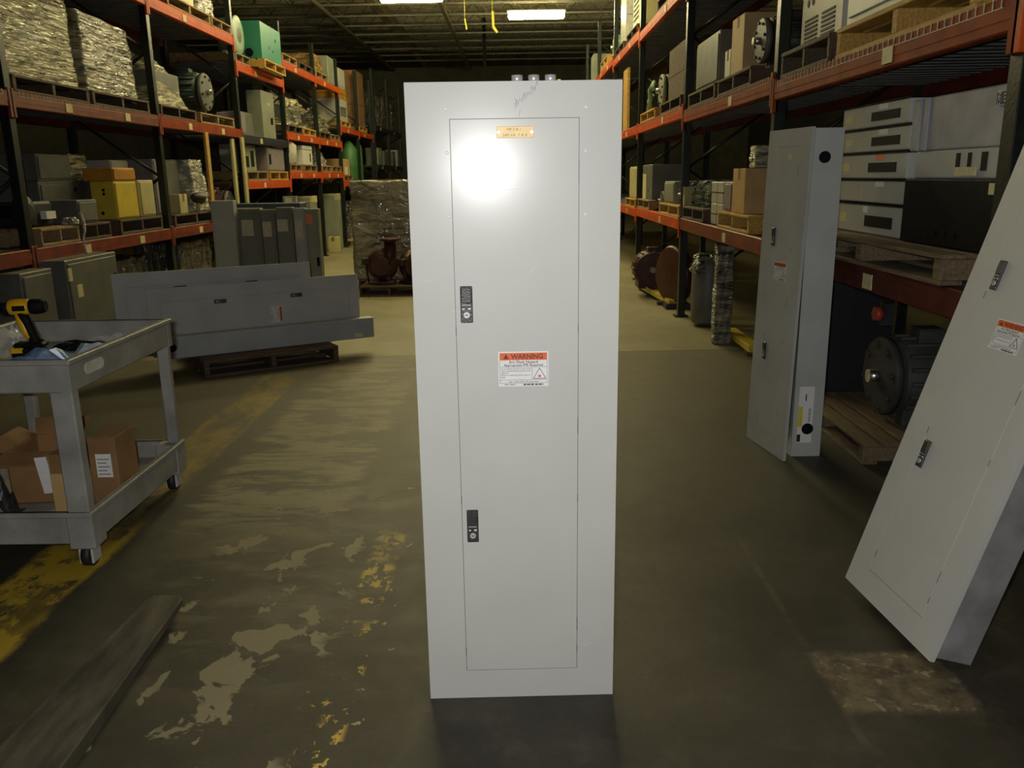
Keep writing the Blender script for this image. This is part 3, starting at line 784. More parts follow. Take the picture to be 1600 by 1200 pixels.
b = B(); b.box(-.38, -.1, -.004, .002, 1.10, 1.16); obj('sticker', b, PAPERY, t)
stand('far grey panel standing by the rack with a cream sticker on top', -3.52, -3.32, 12.75, 1.20, GREYG, lab=(-3.48,-3.38,1.10,1.18))
stand('low far grey panel peeping over the standing group, right of the sticker-topped one', -3.30, -3.12, 12.80, 1.12, GREYG)
enclosure('control_cubicle', 'yellow-topped grey cubicle on the floor under the far left rack', 'electrical panel', (-3.95, 15.3, 0), 0, .50, .4, 1.15, GREYG, [('door',.03),('band',1.03,1.15,PALEY),('band',.16,.26,PALEY)])
enclosure('control_cubicle', 'second yellow-banded cubicle on the floor further along the left rack', 'electrical panel', (-3.90, 17.5, 0), 0, .36, .4, 1.15, GREYG, [('door',.03),('band',1.02,1.15,PALEY)])
carton('pale box on the floor by the far left posts', (-3.74, 17.0, 0), 0, .20, .25, .30, PALEY)
wrapped('dark wrapped machine on the floor under the far left rack', (-4.0, 19.1, 0), 0, .7, .6, .95, FILM_DARK, seed=60)
t = thing('wooden_skid', 'pale board skid on the floor under the far left rack', 'skid', (-3.5, 18.9, 0), 0); b = B(); b.box(-.35, .35, -.3, -.05, .10, .13); obj('deck_board', b, WOODY, t)
for x in (-.3, .3):
    b = B(); b.box(x-.04, x+.04, -.3, -.05, 0, .10); obj('stringer', b, WOODD, t)

# wrapped cube and red pumps
pallet('pallet under the large plastic-wrapped cube', (-1.72, 11.15, 0), 0, .85, .8, .12, WOODD, 'wooden pallets on the floor')
wrapped('large cube wrapped in clear crumpled plastic behind the red pumps', (-1.74, 11.16, .122), 0, .92, .8, 1.29, FILM_CUBE, .985, .012, 12)
pallet('low wooden skid carrying the red pumps', (-1.62, 10.38, 0), 0, .75, .62, .13, WOODD, 'wooden pallets on the floor')
def pump(label, loc, sc=1., rz=0.):
    t = thing('red_pump', label, 'pump', loc, rz)
    b = B(); b.lathe((0, -.02, .24), (0,1,0), [(0,.05),(.02,.13),(.05,.185),(.12,.20),(.19,.185),(.22,.13)], 28)
    b.tube([(.05,.08,.26),(.10,.08,.38),(.11,.08,.50)], [.11,.085,.075], 16); obj('volute_casing', b, REDP, t)
    b = B(); b.lathe((.11,.08,.505), (0,0,1), [(0,.075),(.03,.08),(.032,.135),(.058,.135)], 24); obj('discharge_flange', b, REDP, t)
    b = B(); b.lathe((0,-.10,.24), (0,1,0), [(0,.115),(.03,.115),(.032,.075),(.09,.075)], 24); obj('suction_flange', b, REDP, t)
    for k in range(8):
        b = B(); a = math.pi/4*k; b.cyl((.095*math.cos(a), -.112, .24+.095*math.sin(a)), (.095*math.cos(a), -.09, .24+.095*math.sin(a)), .013, 6)
        obj('flange_bolt', b, DARK, t)
    b = B(); b.box(-.15, .15, -.02, .22, 0, .04, .006); b.box(-.10, -.05, .02, .18, .03, .16); b.box(.05, .10, .02, .18, .03, .16); obj('base_foot', b, REDP, t)
    b = B(); b.box(-.25, -.15, .04, .14, .24, .33, .01); b.tube([(-.2,.08,.25),(-.19,.06,.12),(-.17,.04,.02)], .014, 8); obj('oil_cup', b, DARK, t, label='black oil cup and pipe')
    t.scale = (sc, sc, sc); return t
pump('dark red flanged pump on the low skid, fully in view', (-1.73, 10.55, .132), 1.02)
pump('second dark red pump half hidden by the panelboard edge', (-1.27, 10.62, .132), .98, .9)

# ---------------------------------------------------------------- left foreground: cart, fork
t = thing('service_cart', 'grey plastic two-shelf service cart by the yellow floor line', 'cart', (-1.99, 3.37, 0))
hx, hy = .36, .45
def tray(z0, z1, zf, nm):
    b = B(); th = .022
    b.box(-hx, hx, -hy, -hy+th, z0, z1, .006); b.box(-hx, hx, hy-th, hy, z0, z1, .006)
    b.box(-hx, -hx+th, -hy, hy, z0, z1, .006); b.box(hx-th, hx, -hy, hy, z0, z1, .006)
    b.box(-hx+.01, hx-.01, -hy+.01, hy-.01, zf-.02, zf)
    b.box(-hx-.008, hx+.008, -hy-.008, -hy+.02, z1-.02, z1, .004); b.box(-hx-.008, hx+.008, hy-.02, hy+.008, z1-.02, z1, .004)
    b.box(hx-.0203, hx+.0085, -hy-.0085, hy+.0085, z1-.0205, z1+.0005, .004); b.box(-hx-.0085, -hx+.0203, -hy-.0085, hy+.0085, z1-.0205, z1+.0005, .004)
    for sx in (-1, 1):
        for sy in (-1, 1): b.box(min(sx*(hx-.035), sx*(hx+.003)), max(sx*(hx-.035), sx*(hx+.003)), min(sy*(hy-.035), sy*(hy+.003)), max(sy*(hy-.035), sy*(hy+.003)), z0-.002, z1-.004)
    return obj(nm, b, CARTG, t)
tt = tray(.700, .825, .730, 'top_tray'); tray(.105, .235, .155, 'lower_shelf')
b = B(); b.cyl((hx-.012, -hy+.13, .765), (hx+.003, -hy+.13, .765), .022, 14); b.cyl((hx-.012, -hy+.23, .765), (hx+.003, -hy+.23, .765), .022, 14); b.box(hx-.012, hx+.0028, -hy+.13, -hy+.23, .743, .787)
obj('handle_slot', b, mat('slot_bright_interior', (.55,.53,.45), .6), tt, label='oblong hand slot')  # solid pale insert, the bright interior behind the slot painted as colour
for sx in (-1, 1):
    for sy in (-1, 1):
        b = B(); x, y = sx*(hx-.045), sy*(hy-.045)
        lw, ld = (.042, .026) if sy < 0 else (.026, .020); xo = x+sx*(.040-lw); yo = y+sy*(.040-ld)
        b.box(xo-lw, xo+lw, yo-ld, yo+ld, .20, .72, .006)
        b.box(x-.05, x+.05, y-.05, y+.05, .085, .235, .006)
        obj('leg', b, CARTG, t)
        b = B(); b.cyl((x-.016, y, .048), (x+.016, y, .048), .047, 18); w_ = obj('caster_wheel', b, RUBBER, t)
        b = B(); b.box(x-.028, x-.018, y-.035, y+.03, .02, .09, .003); b.box(x+.018, x+.028, y-.035, y+.03, .02, .09, .003); b.box(x-.026, x+.026, y-.03, y+.03, .085, .093); obj('caster_fork', b, GREYP, w_)

# drill on the cart
dr = thing('cordless_drill', 'yellow and black cordless drill standing on the cart tray', 'drill', (-2.075, 3.44, .731), math.radians(10))
b = B(); b.lathe((-.055, 0, .213), (1,0,0), [(0,.022),(.008,.031),(.035,.034),(.075,.033),(.085,.028)], 24); obj('gear_housing', b, DRILLY, dr)
b = B(); b.lathe((.030, 0, .213), (1,0,0), [(0,.030),(.015,.033),(.045,.031),(.062,.024)], 24); b.box(-.03, .02, -.0345, -.030, .200, .222, .002); obj('motor_cap', b, BLACK, dr)
b = B(); b.lathe((-.110, 0, .213), (1,0,0), [(0,.010),(.012,.019),(.040,.022),(.056,.024)], 20); obj('chuck', b, BLACK, dr)
b = B(); b.cyl((-.165, 0, .213), (-.108, 0, .213), .0032, 8); obj('drill_bit', b, STEEL, dr)
b = B(); b.tube([(-.005,0,.19),(.006,0,.155),(.018,0,.115),(.030,0,.072),(.034,0,.060)], [.024,.022,.021,.023,.028], 14); obj('handle', b, BLACK, dr, label='black rubber grip')
b = B(); b.tube([(-.018,0,.185),(-.010,0,.150),(.000,-.006,.112),(.012,-.010,.080)], [.019,.021,.017,.013], 10); obj('grip_panel', b, DRILLY, dr)
b = B(); b.box(-.026, -.012, -.010, .010, .145, .180, .004); obj('trigger', b, BLACK, dr)
b = B(); b.box(-.050, .070, -.036, .036, .042, .064, .008); obj('battery_shoe', b, BLACK, dr)
b = B(); b.box(-.062, .062, -.034, .034, .0, .044, .008); bt = obj('battery', b, BLACK, dr)
b = B(); b.box(-.063, -.01, -.0352, .0352, .018, .046, .006); obj('battery_stripe', b, DRILLY, bt)

# blue pack, film, small things on tray
def crumple(w, d, h, seed, n=8):
    r = random.Random(seed); b = B(); g = []
    for i in range(n+1):
        row = []
        for j in range(n+1):
            x, y = i/n-.5, j/n-.5; e = min(1, 4*(.5-max(abs(x), abs(y)))+.05)
            row.append(b.bm.verts.new((x*w+r.uniform(-.01,.01), y*d+r.uniform(-.01,.01), h*e*(.35+r.random()*.65))))
        g.append(row)
    for i in range(n):
        for j in range(n): b.bm.faces.new((g[i][j], g[i+1][j], g[i+1][j+1], g[i][j+1]))
    rim = [g[i][0] for i in range(n+1)]+[g[n][j] for j in range(1, n+1)]+[g[i][n] for i in range(n-1, -1, -1)]+[g[0][j] for j in range(n-1, 0, -1)]
    low = [b.bm.verts.new((v.co.x, v.co.y, 0)) for v in rim]
    for i in range(len(rim)): b.bm.faces.new((rim[i], low[i], low[(i+1)%len(rim)], rim[(i+1)%len(rim)]))
    b.bm.faces.new(low)
    return b
tp = thing('blue_wrapper', 'crumpled blue wrapper lying beside the drill on the cart', 'wrapper', (-1.95, 3.30, .731), math.radians(-20))
obj('wrapper_sheet', crumple(.25, .17, .085, 5, 5), BLUE, tp)
tag(obj('pale_paper', crumple(.20, .13, .065, 9, 4), BLUEP, None, (-1.80, 3.47, .731), (0,0,.5)), 'pale blue crumpled paper at the right of the blue wrapper on the cart', 'paper')
tag(obj('dark_glove', crumple(.24, .10, .05, 14, 7), BLACK, None, (-1.95, 3.60, .731), (0,0,.1)), 'dark crumpled glove behind the blue wrapper on the cart', 'glove')
tag(obj('clear_film_sheet', crumple(.15, .32, .12, 21, 12), CLEAR, None, (-2.235, 3.59, .731)), 'shiny clear plastic film bunched behind the drill on the cart', 'plastic film')
tag(obj('clear_film_sheet', crumple(.30, .10, .045, 23, 12), CLEAR, None, (-1.83, 3.72, .731)), 'clear plastic film along the far right rim of the cart tray', 'plastic film')
# lower shelf
carton('open brown cardboard box with flaps on the lower cart shelf', (-2.005, 3.22, .157), math.radians(4), .20, .26, .22, CARDD, None, True)
carton('narrow tan cardboard box standing in front on the lower cart shelf', (-1.838, 3.10, .157), math.radians(-4), .065, .09, .25, CARD)
b = B(); b.box(-.024, .024, -.002, .002, 0, .155); bl = obj('paper_slip', b, PAPER, None, (-1.893, 3.13, .235), (math.radians(3), math.radians(-6), 0)); tag(bl, 'narrow white paper slip stuck beside the narrow tan box on the cart', 'paper')
carton('brown cardboard box with a white shipping label behind the near cart leg', (-1.712, 3.22, .157), 0, .115, .18, .28, CARDD, (-.028, .035, .11, .21))
tag(obj('machine_part', crumple(.12, .14, .19, 31, 6), mat('grey_casting', (.06,.06,.06), .4, .5, .5, 40, .4, 60), None, (-2.085, 3.08, .157)), 'dark knobbly metal casting on the lower cart shelf', 'machine part')

# fork tine on the floor
b = B()
pts = [(-1.172,2.56),(-1.20,2.605),(-1.275,2.61),(-1.292,2.59),(-1.34,1.80),(-1.36,.9),(-1.11,.9),(-1.142,1.73)]
def tine(y):                                                        # cross-section at a station: left x, right x, underside z, top z
    k = (2.61-y)/.80; r_ = max(0., (y-2.565)/.045)
    return (-1.290-.052*k+.008*r_**2, -1.170+.030*k-.022*r_**4, .032-.028*min(1, k), .054)
st_ = [2.61, 2.605, 2.59, 2.565, 2.3, 2.0, 1.7, 1.3, .9]; rows = []
for y in st_:
    a_, c_, z0, z1 = tine(y)
    rows.append([b.bm.verts.new(p) for p in ((a_, y, z0), (c_, y, z0), (c_, y, z1-.004), (c_-.004, y, z1), (a_+.004, y, z1), (a_, y, z1-.004))])
for i in range(len(rows)-1):
    for k in range(6): b.bm.faces.new((rows[i][k], rows[i][(k+1)%6], rows[i+1][(k+1)%6], rows[i+1][k]))
b.bm.faces.new(rows[0][::-1]); b.bm.faces.new(rows[-1])
tag(obj('fork_tine', b, WORN), 'worn flat steel fork tine lying low across the lower left floor', 'fork')

# ---------------------------------------------------------------- left rack stock
# middle level, near bays
rpal('dark pallet under the biggest wrapped load, upper left', 'L', 6.45, 7.58, 2.107, m=WOODD)
rwrap('biggest wrapped load, yellowish glint bands painted on its film, on the upper left shelf', 'L', 6.47, 7.55, 2.23, 2.98, FILM_GLINT, seed=2, amp=.008, topslope=-.12)
rpal('dark pallet under the dull grey wrapped load, upper left', 'L', 7.64, 8.80, 2.107, m=WOODD)
rwrap('dull grey wrapped load right of the biggest wrapped load', 'L', 7.66, 8.72, 2.23, 2.88, FILM_GREY, seed=3, amp=.006, taper=.93, topslope=-.06)
rpal('pallet under the small tapering wrapped load', 'L', 9.08, 10.06, 2.107, m=WOODD)
rwrap('small tapering wrapped load beside the black flanged motor', 'L', 9.08, 10.0, 2.23, 2.68, FILM_GLINT, seed=4, amp=.009, taper=.5, d=.45, topslope=-.2)
rpal('pallet under the black flanged motor, upper left', 'L', 10.2, 11.4, 2.107, m=WOOD)
motor('black flanged motor with its end facing the aisle, upper left shelf', (-3.74, 10.62, 2.232), LROT, .215, .62, DARKG)
wrapped('dark covered machine standing behind the tapering wrapped load', (-4.28, 9.62, 2.235), LROT, .8, .3, .62, FILM_DARK, seed=70)
# top level bay C
rpal('light pallet under the pale crates on the top left shelf', 'L', 9.55, 10.85, 3.272, m=WOOD)
renc('pale_crate', 'pale cream crate on the top left shelf, left of the white wrapped box', 'crate', 'L', 9.75, 10.45, 3.395, 3.85, PALEY, [('seam',.2)], d=.6)
rwrap('shiny white wrapped box on the top left shelf beside the fan', 'L', 10.6, 11.15, 3.395, 3.80, FILM_WHITE, seed=6, d=.6)
rpal('light pallet at the end of the top left shelf beside the fan', 'L', 10.9, 11.6, 3.272, m=WOOD)
# lower level (at about one metre)
rpal('pale pallet trailing a strip of film on the left lower shelf', 'L', 6.52, 7.10, .962, m=WOOD, h=.14)
t = thing('gear_unit', 'black gear unit with wheels on the pallet trailing film', 'machine', (-3.80, 6.72, 1.103), LROT)
b = B(); b.lathe((-.1,.02,.13), (0,1,0), [(0,.06),(.02,.12),(.07,.12),(.08,.05),(.3,.05)], 20); obj('flywheel', b, DARK, t)
b = B(); b.box(-.02, .30, .05, .40, 0, .20, .02); obj('gear_case', b, DARK, t)
b = B(); b.box(.10, .24, .0, .05, .06, .12); obj('data_plate', b, PAPER, t)
tw = wrapped('crumpled film bundle hanging over the lower left beam', (-3.69, 7.06, 1.106), LROT, .12, .10, .05, FILM_WHITE, .6, .01, 44, tail=.02, name='film_bundle')
rpal('dark pallet under the small grey box, left lower shelf', 'L', 7.16, 7.66, .962, m=WOODD, h=.14)
renc('small_enclosure', 'small grey box on a dark pallet left of the yellow box', 'electrical box', 'L', 7.2, 7.54, 1.104, 1.30, GREYD, [('door',.02)], d=.3)
renc('grey_enclosure', 'lower grey enclosure of the stack behind the small grey box', 'electrical box', 'L', 7.26, 7.93, 1.104, 1.46, GREYD, [('hole',.25,.28,.02),('door',.03)], xf=-4.08, d=.5)
renc('grey_enclosure', 'upper grey enclosure stacked behind the small grey box', 'electrical box', 'L', 7.28, 7.83, 1.462, 1.69, GREYD, [('door',.02)], xf=-4.08, d=.5)
rwrap('film-wrapped yellowish box above and left of the orange lid', 'L', 7.86, 8.2, 1.46, 1.70, FILM_GLINT, seed=8, amp=.006, d=.3, xf=-4.10)
renc('support_crate', 'grey crate holding up the film-wrapped yellowish box', 'crate', 'L', 7.95, 8.3, 1.104, 1.458, GREYD, [], xf=-4.10, d=.3)
rpal('dark pallet under the yellow box, left lower shelf', 'L', 7.86, 8.80, .962, m=WOODD, h=.14)
renc('yellow_enclosure', 'bright yellow box with knockout holes in its side, left lower shelf', 'electrical box', 'L', 7.90, 8.36, 1.104, 1.452, YELLOW, [('nearhole',.10,.27,.014),('nearhole',.10,.235,.014),('nearhole',.13,.06,.016),('door',.015)], d=.22)
renc('amber_lid', 'amber-orange flat box lying on top of the yellow box', 'box', 'L', 7.91, 8.37, 1.454, 1.575, AMBER, [('door',.012)], d=.28)
renc('pale_enclosure', 'pale yellow narrow box right of the bright yellow box', 'electrical box', 'L', 8.42, 8.76, 1.104, 1.46, PALEY, [('door',.02)], d=.25)
renc('green_enclosure', 'grey-green narrow box against the post behind the pale yellow box', 'electrical box', 'L', 8.52, 8.92, 1.106, 1.50, GREYG, [('door',.02)], xf=-4.02, d=.3)
renc('light_grey_box', 'light grey box on top of the grey-green box by the post', 'box', 'L', 8.52, 8.90, 1.502, 1.66, GREYP, [('door',.012)], xf=-4.04, d=.3)
rpal('dark pallet under the white wrapped boxes, left lower shelf', 'L', 9.12, 10.4, .962, m=WOODD, h=.13)
renc('pale_panel_box', 'mauve-grey box right of the post beside the white wrapped box', 'box', 'L', 9.18, 9.52, 1.094, 1.68, VIOLET, [('door',.02)], xf=-3.90, d=.4)
renc('grey_enclosure', 'grey cabinet behind the small pale yellow carton, left lower shelf', 'electrical box', 'L', 9.53, 9.90, 1.094, 1.67, GREYD, [('door',.02)], xf=-3.92, d=.4)
rwrap('tall white boxes wrapped in film at the end of the left lower shelf', 'L', 9.92, 10.38, 1.094, 1.68, FILM_WHITE, seed=9, amp=.012, taper=.8, d=.45)
carton('small pale yellow carton in front of the grey cabinet, left lower shelf', (-3.74, 9.52, 1.094), LROT, .22, .12, .21, PALEY)
t = thing('hand_lamp', 'dark lamp head on a pale stem in front of the white wrapped boxes', 'lamp', (-3.70, 9.83, 1.094))
b = B(); b.cyl((0,0,0), (0,0,.14), .025, 10); obj('stem', b, PALEY, t)
b = B(); b.lathe((-.02,-.10,.17), (.3,1,-.1), [(0,.03),(.06,.06),(.16,.07),(.17,.06)], 16); obj('lamp_head', b, DARK, t)
motor('dark red motor beyond the white wrapped boxes, left lower shelf', (-3.78, 10.75, .964), LROT, .17, .5, REDP, face=REDP)
motor('second black motor beyond the white wrapped boxes, by the pale board', (-3.78, 11.2, .964), LROT, .16, .5, DARK)
for y, x, z1, m_, lb in ((10.22, -3.655, 2.00, WOODY, 'brown wooden board standing upright at the end of the left lower shelf'), (11.28, -3.70, 1.97, PALEY, 'pale board standing upright by the third post'), (11.52, -3.645, 2.0, PALEY, 'cream board fixed upright right against the third post')):
    b = B(); b.box(x-.03, x, y-.05, y+.05, .962, z1, .003); tag(obj('upright_board', b, m_), lb, 'board')
# floor level under the left rack
enclosure('floor_cabinet', 'big grey cabinet on the floor behind the cart with two cream tags', 'electrical panel', (-3.50, 6.85, 0), LROT, .84, .5, .86, GREYD, [('door',.03),('label',-.40,-.35,.70,.80,PAPERY),('label',-.30,-.22,.56,.66,PAPERY),('hole',.34,.66,.03),('hole',.34,.56,.03),('hole',.34,.46,.03)])
enclosure('floor_cabinet', 'narrow grey cabinet on the floor left of the tagged cabinet', 'electrical panel', (-3.55, 6.12, 0), LROT, .42, .4, .82, GREYD, [('door',.03)])
motor('red motor on the floor right of the tagged cabinet', (-3.55, 7.62, 0), LROT, .24, .6, REDP, face=REDP)
wrapped('dark wrapped machine on the floor under the left rack behind the lying covers', (-3.9, 8.38, 0), LROT, .9, .6, .7, FILM_DARK, seed=71)
wrapped('dark wrapped machine on the floor near the third left post', (-3.9, 10.2, 0), LROT, 1.0, .6, .75, FILM_DARK, seed=72)
# bay D
rpal('dark pallet under the pale green fan, top left', 'L', 11.72, 12.30, 2.972, m=WOOD)
t = thing('blower_fan', 'pale green round blower fan left of the teal box', 'fan', (-3.73, 12.02, 3.095), LROT)
b = B(); b.lathe((0,0,.25), (0,1,0), [(0,.19),(.01,.245),(.03,.25),(.035,.21),(.22,.21),(.23,.15)], 32); obj('scroll_housing', b, FANG, t)
b = B(); b.lathe((0,-.012,.25), (0,1,0), [(0,.03),(.012,.10),(.016,.17)], 24); obj('inlet_ring', b, GREYD, t)
b = B(); b.box(-.15, .15, .03, .2, 0, .04); obj('base_frame', b, FANG, t)
rpal('bright yellow new-wood pallet under the teal box', 'L', 12.42, 13.50, 2.972, xf=-3.52, m=WOODY, h=.13)
renc('teal_enclosure', 'big teal green box on a yellow pallet, top left shelf', 'electrical box', 'L', 12.44, 13.46, 3.104, 3.60, TEAL, [('hole',.05,.16,.022),('hole',-.12,.19,.020),('hole',.22,.33,.025),('nearhole',.18,.08,.06)], xf=-3.56, d=.55)
rpal('pallet on the left middle shelf under the grey boxes past the third post', 'L', 11.75, 12.72, 1.437, m=WOOD, h=.13)
renc('grey_enclosure', 'grey drive cabinet right of the third left post', 'electrical box', 'L', 11.80, 12.45, 1.569, 1.93, GREYG, [('window',-.2,-.02,.05,.20),('window',.08,.22,.06,.28),('label',-.2,0,.27,.35,VIOLET)], xf=-3.775, d=.3)
renc('pink_box', 'small pinkish box just right of the third post, beneath the fan', 'box', 'L', 11.72, 11.98, 2.052, 2.34, VIOLET, [('door',.02)], d=.3)
renc('tall_enclosure', 'tall narrow grey cabinet standing beneath the teal box', 'electrical box', 'L', 12.78, 13.42, 2.052, 2.72, GREYG, [('handle',.10,.25),('label',.0,.08,.48,.51,PAPERY)], xf=-3.725, d=.22)
renc('grey_enclosure', 'short grey box left of the tall narrow cabinet beneath the teal box', 'electrical box', 'L', 12.10, 12.70, 2.052, 2.38, GREYD, [('door',.02)], xf=-3.85, d=.25)
rpal('yellow pallet right of the grey drive cabinet, left middle shelf', 'L', 12.85, 13.85, 1.437, m=WOODY, h=.13)
renc('spotted_box', 'mottled pale box on the yellow pallet right of the grey drive cabinet', 'box', 'L', 12.90, 13.80, 1.569, 1.92, VIOLET, [('window',-.4,-.3,.1,.25),('door',.02)], d=.5)
# bay E, F
for y0, y1, z, m_, lb in ((14.05,14.95,3.282,WOOD,'light pallet standing empty right of the teal box, top shelf'), (15.1,16.05,3.282,WOODD,'dark empty pallet on the far top left shelf'),
                      (16.35,17.3,3.282,WOOD,'pallet under the brown wrapped carton, far top left'), (14.1,15.0,2.192,WOODD,'dark pallet under the wrapped motor, far left middle shelf'),
                      (15.1,16.0,2.192,WOODY,'short amber pallet between the far wrapped loads'), (16.35,17.2,2.192,WOODD,'pallet under the far draped load'), (17.3,18.1,2.192,WOOD,'pallet at the right end of the far middle shelf'),
                      (14.05,14.75,1.572,WOOD,'pallet under the far white canister'), (15.0,15.9,1.572,WOOD,'pallet under the far white crate'), (16.35,17.1,1.572,WOOD,'pallet under the far trailing wrap, left one'), (17.2,18.1,1.572,WOOD,'pallet at the far end of the lower shelf'),
                      (18.35,19.3,1.392,WOOD,'pallet with red stock past the sixth post'), (18.4,19.4,2.522,WOODY,'amber pallet beneath the tan stack'), (20.5,21.5,2.522,WOODY,'amber pallet near the far end of the left rack')):
    rpal(lb, 'L', y0, y1, z, m=m_)
rwrap('film-draped motor on the far left middle shelf', 'L', 14.15, 15.5, 2.314, 2.74, FILM_GLINT, d=.4, seed=15, amp=.05, taper=.6, neck=lambda z: 1-.15*math.sin(z*5))
rwrap('film-draped load sloping down to the right on the far left middle shelf', 'L', 16.3, 17.5, 2.314, 2.64, FILM_GLINT, d=.4, seed=16, amp=.05, taper=.6, topslope=-.5)
renc('grey_enclosure', 'wide grey-blue cabinet behind the far draped load', 'electrical box', 'L', 16.6, 17.9, 2.314, 3.10, GREYB, [('door',.03)], xf=-4.58, d=.25)
renc('grey_enclosure', 'pale cabinet behind the film-draped motor, far left', 'electrical box', 'L', 15.2, 15.9, 2.314, 2.95, GREYG, [('seam',.3)], xf=-4.25, d=.3)
rwrap('brown carton in shiny film on the far top left shelf', 'L', 16.4, 17.2, 3.404, 3.72, film_mat('film_over_card', (.25,.13,.03), (.75,.55,.2)), seed=17, amp=.01)
renc('tall_enclosure', 'green-grey cabinet at the end of the far top left shelf', 'electrical box', 'L', 17.55, 18.1, 3.282, 3.82, GREYG, [('door',.02)], d=.4)
t = thing('white_canister', 'white canister on the far left lower shelf', 'canister', (-3.85, 14.4, 1.694)); b = B(); b.lathe((0,0,0), (0,0,1), [(0,.15),(.02,.17),(.30,.17),(.36,.10),(.40,.09)], 20); obj('canister_body', b, GREYP, t)
renc('white_crate', 'white crate on the far left lower shelf right of the white canister', 'crate', 'L', 15.05, 15.75, 1.694, 2.02, WHITEP, [('seam',.26),('window',.15,.22,.05,.2)], d=.5)
rwrap('pale wrapped load with loose film hanging over the far lower beam', 'L', 16.45, 17.1, 1.694, 2.02, FILM_WHITE, seed=19, amp=.02, taper=.7, topslope=-.3)
renc('tan_crate', 'tan crate at the bottom of the far left stack past the sixth post', 'crate', 'L', 18.4, 19.3, 2.644, 3.10, GREYP, [('vent',-.3,.3,.1,.3)], d=.6)
renc('tan_crate', 'amber band crate on top of the far left tan stack', 'crate', 'L', 18.4, 19.3, 3.102, 3.32, AMBER, [('seam',.1)], d=.6)
renc('tan_crate', 'upper tan crate of the far left stack', 'crate', 'L', 18.45, 19.2, 3.322, 3.72, GREYP, [('door',.03)], d=.6)
renc('brown_crate', 'tall brown crate near the far end of the left rack', 'crate', 'L', 20.55, 21.5, 2.644, 3.9, CARDD, [('seam',.5)], d=.6)
t = thing('gas_cylinder', 'green cylinder on the far left lower shelf past the sixth post', 'cylinder', (-3.85, 19.75, 1.394)); b = B(); b.lathe((0,0,0), (0,0,1), [(0,.17),(.02,.19),(.70,.19),(.82,.10),(.88,.04)], 20); obj('cylinder_body', b, GREEN, t)
t = thing('gas_cylinder', 'thinner bright green cylinder right of the green one, far left', 'cylinder', (-3.80, 20.7, 1.394)); b = B(); b.lathe((0,0,0), (0,0,1), [(0,.08),(.02,.09),(.75,.09),(.85,.05),(.9,.03)], 16); obj('cylinder_body', b, GREEN, t)
renc('parts_box', 'tan parts box with a white label beside the green cylinder', 'box', 'L', 18.5, 19.2, 1.514, 1.86, CARD, [('label',-.2,.1,.02,.18,PAPER)], d=.5)
# far dark rack
for k, (y, w_, h_) in enumerate(((23.2,.6,.9), (24.1,.5,.7), (25.7,.7,.95), (26.8,.6,1.0))):
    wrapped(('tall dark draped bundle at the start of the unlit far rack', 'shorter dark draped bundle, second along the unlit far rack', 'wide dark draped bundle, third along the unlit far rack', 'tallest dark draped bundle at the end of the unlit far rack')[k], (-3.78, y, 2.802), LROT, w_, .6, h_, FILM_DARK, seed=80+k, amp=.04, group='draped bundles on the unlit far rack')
for k, (y, w_, h_, m_) in enumerate(((23.3,.6,.45,GREYG), (24.3,.5,.4,GREYD), (26.0,.5,.42,GREYD), (26.9,.4,.5,GREYB))):
    renc('stock_box', ('greenish box on the lower shelf of the unlit far rack', 'dark box right of the greenish one on the unlit far rack', 'dark box with a white tag on the unlit far rack', 'bluish box at the end of the unlit far rack')[k], 'box', 'L', y, y+w_, 1.792, 1.792+h_, m_, [('label',-.05,.05,.25,.35,PAPER)] if k in (0, 2) else [('door',.02)])

# ---------------------------------------------------------------- right rack stock
# middle shelf (two metres), near bays
rpal('yellow new-wood pallet on the upper right shelf, near the picture edge', 'R', 3.25, 4.62, 2.002, xf=1.66, m=WOODY, h=.15)
renc('flat_case', 'wide pale grey case on the yellow pallet, upper right', 'case', 'R', 3.2, 4.6, 2.154, 2.5, GREYS, [('door',.04)], xf=1.70, d=.7)
rpal('dark pallet under the louvred grey machine, upper right', 'R', 4.68, 5.5, 2.002, m=WOODD, h=.15)
renc('louvred_machine', 'pale grey machine with dark louvres and sockets, upper right shelf', 'machine', 'R', 4.72, 5.38, 2.154, 2.75, GREYP, [('vent',-.26,-.05,.02,.16),('vent',.02,.22,.02,.16),('hole',-.22,.24,.022),('hole',-.14,.24,.022),('hole',-.2,.32,.02),('hole',.08,.26,.02)], xf=1.72, d=.6)
rpal('dark pallet under the tall carton on the upper right shelf', 'R', 6.2, 7.2, 2.042, m=WOODD, h=.13)
carton('tall tan cardboard carton on the upper right shelf', (1.70, 6.82, 2.174), RROT, .36, .5, .42, mat('cardboard_pale', (.52,.37,.17), .7, 0, .08, 6))
carton('small white carton tucked left of the tall tan carton', (1.70, 7.11, 2.174), RROT, .18, .3, .22, WHITEP)
motor('dark motor at the right of the tall tan carton', (1.74, 6.35, 2.174), RROT, .15, .5, DARK)
rpal('dark pallet with pale blocks in the second bay of the upper right shelf', 'R', 7.3, 8.4, 2.042, m=WOODD, h=.13)
renc('dark_crate', 'dark crate standing behind the pale blocks, upper right', 'crate', 'R', 7.4, 8.3, 2.174, 2.6, GREYD, [('door',.03)], d=.5)
rpal('light pallet carrying the coiled black motor, upper right', 'R', 10.4, 11.6, 2.092, m=WOODY, h=.12)
motor('coiled black motor with pale straps on the light pallet, upper right', (1.78, 10.85, 2.214), RROT, .19, .55, DARK, face=GREYG)
t = thing('cable_harness', 'pale green bundled straps in front of the coiled black motor', 'cable', (1.72, 11.3, 2.244))
b = B(); b.tube([(0,.1,.0),(.02,.05,.14),(.0,.0,.24),(.04,-.08,.33),(.02,-.14,.24)], .028, 8); b.tube([(.05,.18,.0),(.02,.16,.12),(.05,.1,.2)], .03, 8); obj('strap', b, FANG, t)
